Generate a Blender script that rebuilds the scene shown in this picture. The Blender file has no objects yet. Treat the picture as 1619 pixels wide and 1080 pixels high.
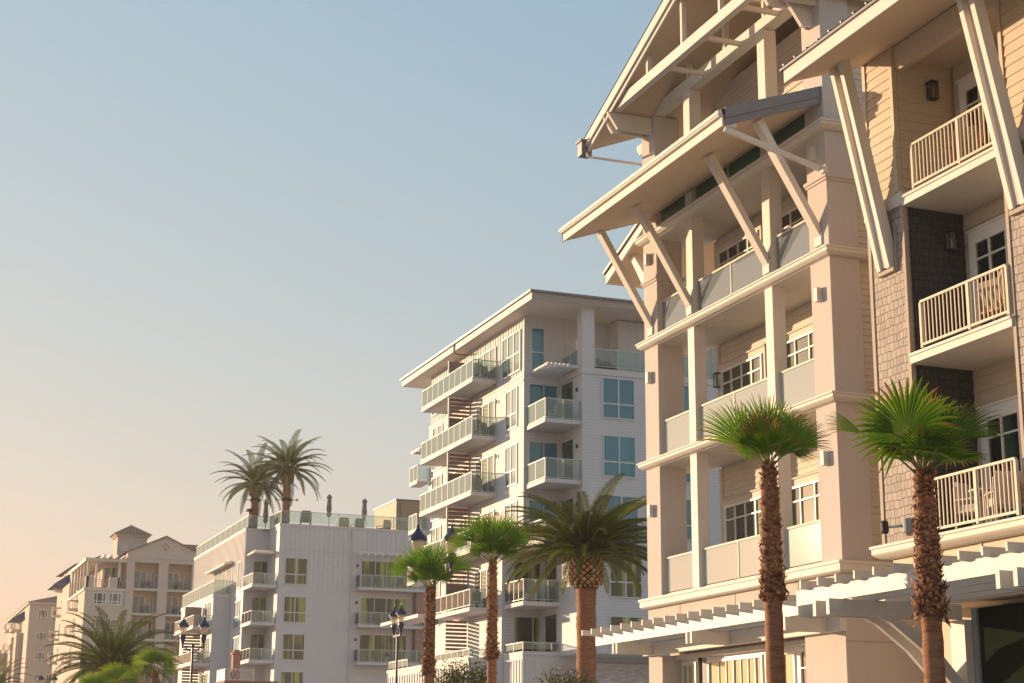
import bpy, math, random
from mathutils import Vector, Matrix
random.seed(7)
S = bpy.context.scene
COL = S.collection
R = math.radians
PI = math.pi

# ------------------------------------------------------------------ materials
def nmat(name):
    m = bpy.data.materials.new(name); m.use_nodes = True
    nt = m.node_tree; b = nt.nodes['Principled BSDF']
    return m, nt, b
def N(nt, t, **kw):
    n = nt.nodes.new(t)
    for k, v in kw.items(): setattr(n, k, v)
    return n
def mathn(nt, op, a, b=None):
    n = N(nt, 'ShaderNodeMath', operation=op)
    for i, v in enumerate((a, b)):
        if v is None: continue
        if isinstance(v, (int, float)): n.inputs[i].default_value = v
        else: nt.links.new(v, n.inputs[i])
    return n.outputs[0]
def mixc(nt, fac, a, b, blend='MIX'):
    n = N(nt, 'ShaderNodeMix', data_type='RGBA', blend_type=blend)
    if isinstance(fac, (int, float)): n.inputs[0].default_value = fac
    else: nt.links.new(fac, n.inputs[0])
    for i, v in ((6, a), (7, b)):
        if isinstance(v, tuple): n.inputs[i].default_value = (*v, 1)
        else: nt.links.new(v, n.inputs[i])
    return n.outputs[2]
def bump(nt, b, h, strength=.3, dist=.01):
    n = N(nt, 'ShaderNodeBump'); n.inputs['Strength'].default_value = strength
    n.inputs['Distance'].default_value = dist
    nt.links.new(h, n.inputs['Height']); nt.links.new(n.outputs[0], b.inputs['Normal'])
def noise(nt, co, scale, detail=4, rough=.6):
    n = N(nt, 'ShaderNodeTexNoise'); n.inputs['Scale'].default_value = scale
    n.inputs['Detail'].default_value = detail; n.inputs['Roughness'].default_value = rough
    nt.links.new(co, n.inputs['Vector']); return n.outputs['Fac']
def ramp(nt, fac, stops):
    n = N(nt, 'ShaderNodeValToRGB'); e = n.color_ramp.elements
    while len(e) < len(stops): e.new(.5)
    for i, (p, c) in enumerate(stops): e[i].position = p; e[i].color = (*c, 1)
    nt.links.new(fac, n.inputs[0]); return n.outputs[0]
def objco(nt):
    return N(nt, 'ShaderNodeTexCoord').outputs['Object']
def dark(c, f): return tuple(x*f for x in c)

def wallmat(name, c, rough=.75, var=.10, fine=60., bs=.15, streak=True):
    """painted render / wood: slight blotches, faint rain streaks and a fine grain"""
    m, nt, b = nmat(name); co = objco(nt)
    n1 = noise(nt, co, 1.1, 5)
    col = mixc(nt, n1, dark(c, 1-var), dark(c, 1+var*.6))
    if streak:
        mp = N(nt, 'ShaderNodeMapping'); mp.inputs['Scale'].default_value = (3.5, 3.5, .22)
        nt.links.new(co, mp.inputs[0])
        st = noise(nt, mp.outputs[0], 1.0, 5, .7)
        f = ramp(nt, st, [(.45, (0, 0, 0)), (.8, (1, 1, 1))])
        col = mixc(nt, mathn(nt, 'MULTIPLY', f, .16), col, dark(c, .55))
    nt.links.new(col, b.inputs['Base Color'])
    b.inputs['Roughness'].default_value = rough
    b.inputs['Specular IOR Level'].default_value = .3
    n3 = noise(nt, co, fine, 3)
    n4 = noise(nt, co, .45, 3)
    col = mixc(nt, mathn(nt, 'MULTIPLY', ramp(nt, n4, [(.4, (0, 0, 0)), (.7, (1, 1, 1))]), .22), col, dark(c, .78))
    nt.links.new(col, b.inputs['Base Color'])
    bump(nt, b, n3, bs, .01)
    return m
def lapmat(name, c, pitch=.15):
    """lap siding drawn as narrow boards (distant buildings)"""
    m, nt, b = nmat(name); co = objco(nt)
    sp = N(nt, 'ShaderNodeSeparateXYZ'); nt.links.new(co, sp.inputs[0])
    f = mathn(nt, 'FRACT', mathn(nt, 'DIVIDE', sp.outputs[2], pitch))
    line = ramp(nt, f, [(0, (1, 1, 1)), (.06, (1, 1, 1)), (.12, (0, 0, 0)), (1, (0, 0, 0))])
    n1 = noise(nt, co, .8, 5)
    col = mixc(nt, n1, dark(c, .92), dark(c, 1.05))
    col = mixc(nt, mathn(nt, 'MULTIPLY', line, .45), col, dark(c, .4))
    nt.links.new(col, b.inputs['Base Color']); b.inputs['Roughness'].default_value = .65
    bump(nt, b, mathn(nt, 'SUBTRACT', 1., f), .6, .02)
    return m
def shingle(name, c):
    m, nt, b = nmat(name); co = objco(nt)
    sp = N(nt, 'ShaderNodeSeparateXYZ'); nt.links.new(co, sp.inputs[0])
    u = mathn(nt, 'ADD', sp.outputs[0], sp.outputs[1])
    w = mathn(nt, 'MULTIPLY', noise(nt, co, 3.5, 2), .09)
    cb = N(nt, 'ShaderNodeCombineXYZ'); nt.links.new(u, cb.inputs[0])
    nt.links.new(mathn(nt, 'ADD', sp.outputs[2], w), cb.inputs[1])
    br = N(nt, 'ShaderNodeTexBrick'); nt.links.new(cb.outputs[0], br.inputs['Vector'])
    br.offset = .37; br.squash = .7; br.squash_frequency = 3
    br.inputs['Color1'].default_value = (*dark(c, .84), 1); br.inputs['Color2'].default_value = (*dark(c, 1.12), 1)
    br.inputs['Mortar'].default_value = (*dark(c, .25), 1)
    br.inputs['Scale'].default_value = 1.; br.inputs['Mortar Size'].default_value = .006
    br.inputs['Mortar Smooth'].default_value = .3
    br.inputs['Brick Width'].default_value = .155; br.inputs['Row Height'].default_value = .158
    col = mixc(nt, noise(nt, co, 14, 4), br.outputs['Color'], dark(c, .8), 'MULTIPLY')
    col = mixc(nt, .25, br.outputs['Color'], col)
    nt.links.new(col, b.inputs['Base Color']); b.inputs['Roughness'].default_value = .8
    h = mathn(nt, 'SUBTRACT', 1., br.outputs['Fac'])
    zf = mathn(nt, 'FRACT', mathn(nt, 'DIVIDE', mathn(nt, 'ADD', sp.outputs[2], w), .158))
    bump(nt, b, mathn(nt, 'SUBTRACT', mathn(nt, 'MULTIPLY', h, 1.2), mathn(nt, 'MULTIPLY', zf, .8)), 1., .012)
    return m
def brickmat(name, c, bw=.2, rh=.065, mortar=(.5, .47, .43)):
    m, nt, b = nmat(name); co = objco(nt)
    sp = N(nt, 'ShaderNodeSeparateXYZ'); nt.links.new(co, sp.inputs[0])
    cb = N(nt, 'ShaderNodeCombineXYZ'); nt.links.new(mathn(nt, 'ADD', sp.outputs[0], sp.outputs[1]), cb.inputs[0])
    nt.links.new(sp.outputs[2], cb.inputs[1])
    br = N(nt, 'ShaderNodeTexBrick'); nt.links.new(cb.outputs[0], br.inputs['Vector'])
    br.inputs['Color1'].default_value = (*dark(c, .8), 1); br.inputs['Color2'].default_value = (*dark(c, 1.15), 1)
    br.inputs['Mortar'].default_value = (*mortar, 1); br.inputs['Scale'].default_value = 1.
    br.inputs['Mortar Size'].default_value = .006; br.inputs['Brick Width'].default_value = bw; br.inputs['Row Height'].default_value = rh
    nt.links.new(br.outputs['Color'], b.inputs['Base Color']); b.inputs['Roughness'].default_value = .85
    bump(nt, b, br.outputs['Fac'], -.5, .01)
    return m
def plain(name, c, rough=.5, metal=0., spec=.5):
    m, nt, b = nmat(name); co = objco(nt)
    col = mixc(nt, noise(nt, co, 6., 4), dark(c, .85), dark(c, 1.08))
    nt.links.new(col, b.inputs['Base Color']); b.inputs['Roughness'].default_value = rough
    b.inputs['Metallic'].default_value = metal; b.inputs['Specular IOR Level'].default_value = spec
    bump(nt, b, noise(nt, co, 40., 3), .08, .01)
    return m
def tilemat(name, c):
    m, nt, b = nmat(name); co = objco(nt)
    sp = N(nt, 'ShaderNodeSeparateXYZ'); nt.links.new(co, sp.inputs[0])
    f = mathn(nt, 'ABSOLUTE', mathn(nt, 'SINE', mathn(nt, 'MULTIPLY', sp.outputs[0], PI/.42)))
    g = mathn(nt, 'FRACT', mathn(nt, 'DIVIDE', sp.outputs[2], .19))
    col = mixc(nt, noise(nt, co, 3., 4), dark(c, .7), dark(c, 1.25))
    col = mixc(nt, mathn(nt, 'MULTIPLY', mathn(nt, 'SUBTRACT', 1., f), .7), col, dark(c, .3))
    nt.links.new(col, b.inputs['Base Color']); b.inputs['Roughness'].default_value = .85
    bump(nt, b, mathn(nt, 'ADD', f, g), 1., .06)
    return m
def glassmat(name, c1, c2, fold=9., rough=.03, big=.16, ior=1.9, tint=(.86, .93, .93)):
    """window pane: gloss over what is seen inside - curtains in soft folds, a part-drawn blind, on some panes reflections as base colour"""
    m, nt, b = nmat(name); co = objco(nt)
    sp = N(nt, 'ShaderNodeSeparateXYZ'); nt.links.new(co, sp.inputs[0])
    u = mathn(nt, 'ADD', sp.outputs[0], sp.outputs[1])
    oi_ = N(nt, 'ShaderNodeObjectInfo').outputs['Random']
    cb = N(nt, 'ShaderNodeCombineXYZ'); nt.links.new(mathn(nt, 'ADD', u, mathn(nt, 'MULTIPLY', oi_, 37.)), cb.inputs[0])
    nt.links.new(mathn(nt, 'MULTIPLY', sp.outputs[2], .06), cb.inputs[1])
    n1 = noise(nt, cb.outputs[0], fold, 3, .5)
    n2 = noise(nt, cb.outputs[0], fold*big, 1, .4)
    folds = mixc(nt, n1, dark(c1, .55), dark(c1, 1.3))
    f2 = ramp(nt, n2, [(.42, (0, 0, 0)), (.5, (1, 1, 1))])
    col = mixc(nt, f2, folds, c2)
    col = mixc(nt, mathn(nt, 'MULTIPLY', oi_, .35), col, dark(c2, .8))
    nt.links.new(col, b.inputs['Base Color'])
    b.inputs['Roughness'].default_value = .5; b.inputs['Specular IOR Level'].default_value = .1
    g = N(nt, 'ShaderNodeBsdfGlossy'); g.inputs['Roughness'].default_value = rough
    g.inputs['Color'].default_value = (*tint, 1)
    fr = N(nt, 'ShaderNodeFresnel'); fr.inputs['IOR'].default_value = ior
    mx = N(nt, 'ShaderNodeMixShader')
    bp = N(nt, 'ShaderNodeBump'); bp.inputs['Strength'].default_value = .04; bp.inputs['Distance'].default_value = .02
    nt.links.new(noise(nt, co, 1.3, 2), bp.inputs['Height']); nt.links.new(bp.outputs[0], g.inputs['Normal'])
    nt.links.new(fr.outputs[0], mx.inputs[0]); nt.links.new(b.outputs[0], mx.inputs[1]); nt.links.new(g.outputs[0], mx.inputs[2])
    nt.links.new(mx.outputs[0], nt.nodes['Material Output'].inputs[0])
    return m
def railglass(name, tint, dcol, dfac, gfac=1.5):
    m, nt, b = nmat(name)
    t = N(nt, 'ShaderNodeBsdfTransparent'); t.inputs[0].default_value = (*tint, 1)
    d = N(nt, 'ShaderNodeBsdfDiffuse'); d.inputs[0].default_value = (*dcol, 1)
    tl = N(nt, 'ShaderNodeBsdfTranslucent'); tl.inputs[0].default_value = (*dcol, 1)
    g = N(nt, 'ShaderNodeBsdfGlossy'); g.inputs['Roughness'].default_value = .04
    fr = N(nt, 'ShaderNodeFresnel'); fr.inputs['IOR'].default_value = gfac
    dt = N(nt, 'ShaderNodeMixShader'); dt.inputs[0].default_value = .10
    nt.links.new(d.outputs[0], dt.inputs[1]); nt.links.new(tl.outputs[0], dt.inputs[2])
    m1 = N(nt, 'ShaderNodeMixShader'); m1.inputs[0].default_value = dfac
    nt.links.new(t.outputs[0], m1.inputs[1]); nt.links.new(dt.outputs[0], m1.inputs[2])
    m2 = N(nt, 'ShaderNodeMixShader'); nt.links.new(fr.outputs[0], m2.inputs[0])
    nt.links.new(m1.outputs[0], m2.inputs[1]); nt.links.new(g.outputs[0], m2.inputs[2])
    nt.links.new(m2.outputs[0], nt.nodes['Material Output'].inputs[0])
    return m
def leafmat(name, stops, trans=.35, rough=.45):
    """stops: colour along the leaf (attribute 'leaf'.r = base to tip, .g = random per leaflet)"""
    m, nt, b = nmat(name)
    at = N(nt, 'ShaderNodeAttribute', attribute_name='leaf')
    sp = N(nt, 'ShaderNodeSeparateColor'); nt.links.new(at.outputs['Color'], sp.inputs[0])
    f = mathn(nt, 'ADD', sp.outputs[0], mathn(nt, 'MULTIPLY', mathn(nt, 'SUBTRACT', sp.outputs[1], .5), .35))
    col = ramp(nt, f, stops)
    v = mathn(nt, 'ADD', .65, mathn(nt, 'MULTIPLY', sp.outputs[2], .7))
    mu = N(nt, 'ShaderNodeMix', data_type='RGBA', blend_type='MULTIPLY'); mu.inputs[0].default_value = 1.
    nt.links.new(col, mu.inputs[6]); cb = N(nt, 'ShaderNodeCombineColor')
    for i in range(3): nt.links.new(v, cb.inputs[i])
    nt.links.new(cb.outputs[0], mu.inputs[7])
    col = mu.outputs[2]
    nt.links.new(col, b.inputs['Base Color']); b.inputs['Roughness'].default_value = rough
    b.inputs['Specular IOR Level'].default_value = .35
    t = N(nt, 'ShaderNodeBsdfTranslucent'); nt.links.new(col, t.inputs[0])
    mx = N(nt, 'ShaderNodeMixShader'); mx.inputs[0].default_value = trans
    nt.links.new(b.outputs[0], mx.inputs[1]); nt.links.new(t.outputs[0], mx.inputs[2])
    nt.links.new(mx.outputs[0], nt.nodes['Material Output'].inputs[0])
    return m
def trunkmat(name, c, ring=14.):
    m, nt, b = nmat(name); co = objco(nt)
    mp = N(nt, 'ShaderNodeMapping'); mp.inputs['Scale'].default_value = (2.2, 2.2, ring); nt.links.new(co, mp.inputs[0])
    n1 = noise(nt, mp.outputs[0], 1.8, 6, .7)
    mp2 = N(nt, 'ShaderNodeMapping'); mp2.inputs['Scale'].default_value = (9, 9, 2.); nt.links.new(co, mp2.inputs[0])
    n2 = noise(nt, mp2.outputs[0], 1.5, 5, .7)
    col = ramp(nt, n1, [(.3, dark(c, .35)), (.5, dark(c, .95)), (.75, dark(c, 1.35))])
    col = mixc(nt, mathn(nt, 'MULTIPLY', n2, .5), col, dark(c, .5))
    nt.links.new(col, b.inputs['Base Color']); b.inputs['Roughness'].default_value = .9
    bump(nt, b, n1, .9, .03)
    return m

M = {}
M['stucco'] = wallmat('beige_stucco', (.575, .515, .475), .85, .06, 90, .25)
M['trim'] = wallmat('cream_trim', (.69, .64, .575), .6, .05, 40, .06)
M['sidingA'] = wallmat('cream_siding', (.64, .56, .46), .65, .06, 30, .08)
M['sidingB'] = wallmat('sand_siding', (.60, .505, .385), .65, .07, 30, .08)
M['soffit'] = wallmat('soffit_paint', (.62, .50, .385), .8, .06, 40, .05, False)
M['shingle'] = shingle('taupe_shingle', (.42, .36, .315))
M['shingle_shaded'] = shingle('shaded_taupe_shingle', (.050, .053, .060))  # same taupe cladding, with the shade of the recess put into the colour
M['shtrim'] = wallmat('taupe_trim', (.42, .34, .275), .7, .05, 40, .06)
M['roofmetal'] = plain('grey_roof_metal', (.20, .185, .195), .45, .3)
M['white'] = wallmat('white_paint', (.61, .575, .53), .5, .04, 40, .04, False)
M['whiteC'] = wallmat('white_board', (.60, .57, .565), .6, .05, 30, .05)
M['lapC'] = lapmat('white_lap_siding', (.59, .565, .57), .165)
M['soffC'] = wallmat('soffit_warm', (.78, .68, .60), .8, .05, 30, .03, False)
M['frame'] = wallmat('window_frame_paint', (.80, .78, .73), .4, .03, 30, .03, False)
M['frameC'] = plain('aluminium_frame', (.55, .58, .60), .35, .2)
M['rail'] = plain('cream_rail_metal', (.66, .56, .44), .55, 0., .25)
M['railC'] = plain('pale_rail_metal', (.52, .53, .50), .45)
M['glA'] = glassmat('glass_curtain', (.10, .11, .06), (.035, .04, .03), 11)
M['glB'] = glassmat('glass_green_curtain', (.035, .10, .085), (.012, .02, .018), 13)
M['glL'] = glassmat('glass_green_reflection', (.10, .26, .14), (.08, .20, .12), 13)  # base lightened: reflected bright surroundings painted into the pane
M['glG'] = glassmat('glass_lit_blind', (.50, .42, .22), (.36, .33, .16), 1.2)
M['glC'] = glassmat('glass_blind_sky_reflection', (.03, .22, .30), (.03, .17, .24), 2., .03, .16, 1.65)  # blinds, with reflected blue sky put into the teal base
M['glS'] = glassmat('glass_sky', (.12, .18, .18), (.04, .07, .07), 5., .03, .16, 2.9, (.62, .88, .90))  # teal base and gloss tint put the mint sky reflection into the pane
M['glD'] = glassmat('glass_curtain_reflection', (.38, .40, .06), (.018, .035, .02), 3., .03, .5, 1.6)  # curtain yellow plus reflected sunlit buildings, both in the base colour
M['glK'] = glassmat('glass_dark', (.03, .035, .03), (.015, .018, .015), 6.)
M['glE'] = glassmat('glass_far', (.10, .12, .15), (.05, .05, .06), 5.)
M['rgA'] = railglass('frosted_rail_glass', (.88, .96, .95), (.84, .95, .93), .52, 2.1)
M['rgA2'] = railglass('sky_reflection_rail_glass', (.74, .86, .88), (.75, .93, .98), .26, 2.7)  # pale blue diffuse stands in for reflected sky
M['rgC'] = railglass('pale_green_rail_glass', (.86, .95, .93), (.66, .92, .88), .34, 1.6)
M['rgD'] = railglass('clear_deck_glass', (.80, .88, .86), (.70, .78, .74), .08, 1.5)
M['rgE'] = railglass('green_reflection_rail_glass', (.55, .80, .68), (.30, .60, .45), .35, 2.0)  # green diffuse paints the reflected surroundings into the rail glass
M['screen'] = plain('mauve_privacy_screen', (.33, .20, .165), .7)
M['tile'] = tilemat('clay_roof_tile', (.36, .21, .15))
M['stE'] = wallmat('pink_stucco', (.58, .47, .39), .85, .05, 20, .1)
M['stE2'] = wallmat('orange_stucco', (.58, .40, .27), .85, .05, 20, .1)
M['trimE'] = wallmat('pale_far_trim', (.68, .58, .48), .7, .04, 20, .04)
M['awning'] = plain('blue_awning_cloth', (.03, .07, .22), .8)
M['navy'] = plain('navy_lamp_paint', (.018, .03, .075), .3, .3)
M['black'] = plain('black_metal', (.02, .02, .022), .45, .3)
M['grey'] = plain('grey_plastic', (.25, .28, .31), .5)
M['umb'] = plain('folded_canvas', (.22, .19, .19), .9)
M['wood'] = plain('orange_teak', (.42, .20, .07), .5)
M['cush'] = plain('charcoal_cushion', (.07, .075, .085), .9)
M['wick'] = plain('wicker_weave', (.30, .24, .17), .8)
M['redb'] = brickmat('red_brick', (.42, .14, .08))
M['whbrick'] = brickmat('white_brick', (.62, .60, .60), .32, .10, (.42, .41, .42))
M['redroof'] = plain('red_metal_roof', (.34, .12, .09), .6)
M['darkin'] = plain('garage_shade_dark', (.014, .02, .014), .9, 0., 0.)  # near-black: the shade of the garage opening put into the colour
M['asphalt'] = plain('asphalt', (.09, .088, .085), .85)
M['conc'] = plain('pale_concrete', (.42, .38, .33), .85)
M['ground'] = plain('sandy_ground', (.50, .44, .38), .95)
M['paint'] = plain('road_paint', (.75, .74, .70), .6)
M['fan'] = leafmat('fan_palm_leaf', [(0, (.12, .16, .03)), (.3, (.055, .135, .005)), (.72, (.12, .235, .006)), (.86, (.20, .23, .02)), (.96, (.34, .19, .06)), (1, (.24, .12, .04))], .52)
M['fan2'] = leafmat('bright_fan_palm_leaf', [(0, (.17, .2, .04)), (.5, (.17, .28, .015)), (.9, (.30, .34, .03)), (1, (.32, .26, .05))], .42)
M['fand'] = leafmat('dry_fan_leaf', [(0, (.06, .07, .02)), (.5, (.07, .05, .02)), (1, (.13, .06, .03))], .15, .8)
M['date'] = leafmat('date_palm_leaf', [(0, (.18, .15, .03)), (.3, (.10, .115, .014)), (.75, (.105, .125, .012)), (1, (.26, .23, .04))], .42)
M['bush'] = leafmat('shrub_leaf', [(0, (.05, .08, .02)), (.6, (.09, .12, .03)), (1, (.16, .16, .06))], .3)
M['stem'] = plain('palm_stem', (.20, .20, .05), .6)
M['twig'] = plain('twig_bark', (.20, .12, .08), .9)
M['trunk'] = trunkmat('ringed_palm_trunk', (.36, .165, .085), 15)
M['boot'] = leafmat('shaggy_leaf_base', [(0, (.11, .045, .026)), (.5, (.24, .105, .055)), (1, (.46, .25, .13))], .05, .95)
M['pine'] = leafmat('cut_frond_base', [(0, (.12, .05, .025)), (.45, (.42, .24, .12)), (1, (.52, .34, .19))], .0, .9)
M['core'] = plain('dark_fibre', (.07, .038, .022), .95)
# lamp globe: warm clear acrylic
m, nt, b = nmat('lamp_globe'); b.inputs['Base Color'].default_value = (.85, .70, .55, 1); b.inputs['Roughness'].default_value = .25
t = N(nt, 'ShaderNodeBsdfTransparent'); t.inputs[0].default_value = (.95, .88, .8, 1); mx = N(nt, 'ShaderNodeMixShader'); mx.inputs[0].default_value = .5
nt.links.new(t.outputs[0], mx.inputs[1]); nt.links.new(b.outputs[0], mx.inputs[2]); nt.links.new(mx.outputs[0], nt.nodes['Material Output'].inputs[0]); M['globe'] = m
m, nt, b = nmat('lit_bulb'); b.inputs['Emission Color'].default_value = (1, .62, .3, 1); b.inputs['Emission Strength'].default_value = 6; M['bulb'] = m

# ------------------------------------------------------------------ mesh builder
ORG = {}
def empty(name, loc, label=None, cat=None, group=None, rz=0.):
    o = bpy.data.objects.new(name, None); COL.objects.link(o)
    o.location = loc; o.rotation_euler[2] = rz; o.empty_display_size = .3
    ORG[o.name] = Vector(loc)
    if label: o['label'] = label
    if cat: o['category'] = cat
    if group: o['group'] = group
    return o
class MB:
    def __init__(s): s.v = []; s.f = []; s.c = []; s.usec = False
    def add(s, vs, fs, cols=None):
        o = len(s.v); s.v += [tuple(p) for p in vs]; s.f += [tuple(i+o for i in f) for f in fs]
        if cols: s.usec = True; s.c += cols
        else: s.c += [(0, 0, 0)]*len(vs)
        return s
    def box(s, x0, x1, y0, y1, z0, z1):
        if x0 > x1: x0, x1 = x1, x0
        if y0 > y1: y0, y1 = y1, y0
        if z0 > z1: z0, z1 = z1, z0
        return s.add([(x0,y0,z0),(x1,y0,z0),(x1,y1,z0),(x0,y1,z0),(x0,y0,z1),(x1,y0,z1),(x1,y1,z1),(x0,y1,z1)],
              [(0,3,2,1),(4,5,6,7),(0,1,5,4),(1,2,6,5),(2,3,7,6),(3,0,4,7)])
    def fb(s, F, p, a0, a1, z0, z1, d0, d1):
        """box standing on a facade: F 'W' faces -X (a runs along Y), F 'S' faces -Y (a runs along X); d = distance out of plane p"""
        if F == 'W': return s.box(p-d1, p-d0, a0, a1, z0, z1)
        return s.box(a0, a1, p-d1, p-d0, z0, z1)
    def prism(s, poly, axis, a, b):
        """poly of 2D points extruded along axis; X: (y,z) Y: (x,z) Z: (x,y)"""
        def P(q, t):
            return (t, q[0], q[1]) if axis == 'X' else (q[0], t, q[1]) if axis == 'Y' else (q[0], q[1], t)
        n = len(poly)
        s.add([P(q, a) for q in poly]+[P(q, b) for q in poly],
              [tuple(range(n-1, -1, -1)), tuple(range(n, 2*n))]+[(i, (i+1) % n, (i+1) % n+n, i+n) for i in range(n)])
        return s
    def bar(s, p0, p1, w, h, up=(0, 0, 1)):
        """rectangular beam from p0 to p1, width w across, height h along up"""
        p0 = Vector(p0); p1 = Vector(p1); d = (p1-p0).normalized(); u = Vector(up)
        r = d.cross(u).normalized(); u = r.cross(d).normalized()
        vs = []
        for p in (p0, p1):
            for a, b in ((-1, -1), (1, -1), (1, 1), (-1, 1)): vs.append(p+r*(a*w/2)+u*(b*h/2))
        return s.add(vs, [(0,1,2,3),(7,6,5,4),(0,4,5,1),(1,5,6,2),(2,6,7,3),(3,7,4,0)])
    def tube(s, pts, rad, n=8, cap=True):
        vs = []; fs = []; pts = [Vector(p) for p in pts]
        if not hasattr(rad, '__len__'): rad = [rad]*len(pts)
        for i, p in enumerate(pts):
            d = (pts[min(i+1, len(pts)-1)]-pts[max(i-1, 0)]).normalized()
            r = d.cross(Vector((0, 0, 1)))
            if r.length < .1: r = d.cross(Vector((0, 1, 0)))
            r.normalize(); u = r.cross(d)
            for k in range(n):
                a = 2*PI*k/n; vs.append(p+(r*math.cos(a)+u*math.sin(a))*rad[i])
        for i in range(len(pts)-1):
            for k in range(n): fs.append((i*n+k, i*n+(k+1) % n, (i+1)*n+(k+1) % n, (i+1)*n+k))
        if cap: fs += [tuple(range(n-1, -1, -1)), tuple(range((len(pts)-1)*n, len(pts)*n))]
        return s.add(vs, fs)
    def lathe(s, prof, c=(0, 0, 0), n=16):
        vs = []; fs = []
        for r, z in prof:
            for k in range(n):
                a = 2*PI*k/n; vs.append((c[0]+r*math.cos(a), c[1]+r*math.sin(a), c[2]+z))
        for i in range(len(prof)-1):
            for k in range(n): fs.append((i*n+k, i*n+(k+1) % n, (i+1)*n+(k+1) % n, (i+1)*n+k))
        fs += [tuple(range(n-1, -1, -1)), tuple(range((len(prof)-1)*n, len(prof)*n))]
        return s.add(vs, fs)
    def build(s, name, mat, parent=None, smooth=False, bevel=0.):
        top = parent
        while top is not None and top.parent is not None: top = top.parent
        o0 = ORG[top.name] if top is not None else Vector((0, 0, 0))
        me = bpy.data.meshes.new(name); me.from_pydata([tuple(Vector(p)-o0) for p in s.v], [], s.f); me.update()
        if s.usec:
            ca = me.color_attributes.new('leaf', 'FLOAT_COLOR', 'POINT')
            for i, c in enumerate(s.c): ca.data[i].color = (*c, 1)
        me.materials.append(M[mat] if isinstance(mat, str) else mat)
        if smooth: me.polygons.foreach_set('use_smooth', [True]*len(me.polygons))
        o = bpy.data.objects.new(name, me); COL.objects.link(o)
        if parent is not None: o.parent = parent
        if bevel:
            b = o.modifiers.new('edge', 'BEVEL'); b.width = bevel; b.segments = 2; b.limit_method = 'ANGLE'
            b.harden_normals = False
        return o
def kids(o): return [c for c in o.children]
def copytree(o, parent=None):
    c = o.copy(); COL.objects.link(c)
    if parent is not None: c.parent = parent
    for ch in kids(o): copytree(ch, c)
    return c
def struct(o):
    o['kind'] = 'structure'; return o

def lap(mb, F, p, a0, a1, z0, z1, pitch=.16, out=.022):
    """lap boards: every course leans out at its foot"""
    z = z0
    while z < z1-.01:
        zt = min(z+pitch, z1)
        if F == 'W':
            mb.add([(p-out,a0,z),(p-out,a1,z),(p-.003,a1,zt),(p-.003,a0,zt),(p,a0,z),(p,a1,z)], [(0,3,2,1),(0,1,5,4),(0,4,3),(1,2,5)])
        else:
            mb.add([(a0,p-out,z),(a1,p-out,z),(a1,p-.003,zt),(a0,p-.003,zt),(a0,p,z),(a1,p,z)], [(0,1,2,3),(0,4,5,1),(0,3,4),(1,5,2)])
        z += pitch
def battens(mb, F, p, a0, a1, z0, z1, step=.4, w=.05, out=.03):
    n = max(1, round((a1-a0)/step))
    for i in range(n+1):
        a = a0+(a1-a0)*i/n
        a = min(max(a, a0+w/2), a1-w/2)
        mb.fb(F, p, a-w/2, a+w/2, z0, z1, 0, out)
def window(par, F, p, a0, a1, z0, z1, cols=2, rows=(), gl='glC', fm='frameC', fr=.06, mul=.06, trim=0., tm=None, out=.07, name='window', lites=None, label=None):
    """window on a wall plane: surround, frame, mullions and a pane set back in the frame"""
    m = MB()
    m.fb(F, p, a0, a1, z0, z0+fr, 0, out); m.fb(F, p, a0, a1, z1-fr, z1, 0, out)
    m.fb(F, p, a0, a0+fr, z0+fr, z1-fr, 0, out); m.fb(F, p, a1-fr, a1, z0+fr, z1-fr, 0, out)
    cs = cols if hasattr(cols, '__len__') else [i/cols for i in range(1, cols)]
    for t in cs:
        a = a0+(a1-a0)*t; m.fb(F, p, a-mul/2, a+mul/2, z0+fr, z1-fr, 0, out-.008)
    for t in rows:
        z = z0+(z1-z0)*t; m.fb(F, p, a0+fr, a1-fr, z-mul/2, z+mul/2, 0, out-.013)
    if lites:
        for (ta, zb, zt) in lites:
            a = a0+(a1-a0)*ta; m.fb(F, p, a-.012, a+.012, z0+(z1-z0)*zb, z0+(z1-z0)*zt, 0, out-.02)
    w = m.build(name, fm, par)
    if label: w['label'] = label
    MB().fb(F, p, a0+fr*.5, a1-fr*.5, z0+fr*.5, z1-fr*.5, .004, out-.045).build('pane', gl, w)
    if trim:
        t = MB()
        t.fb(F, p, a0-trim, a1+trim, z1+.002, z1+trim*1.3, 0, out*.6); t.fb(F, p, a0-trim, a0-.002, z0, z1, 0, out*.55)
        t.fb(F, p, a1+.002, a1+trim, z0, z1, 0, out*.55); t.fb(F, p, a0-trim*1.2, a1+trim*1.2, z1+trim*1.3, z1+trim*1.3+.035, 0, out)
        t.build('trim', tm or fm, w)
    return w
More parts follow.
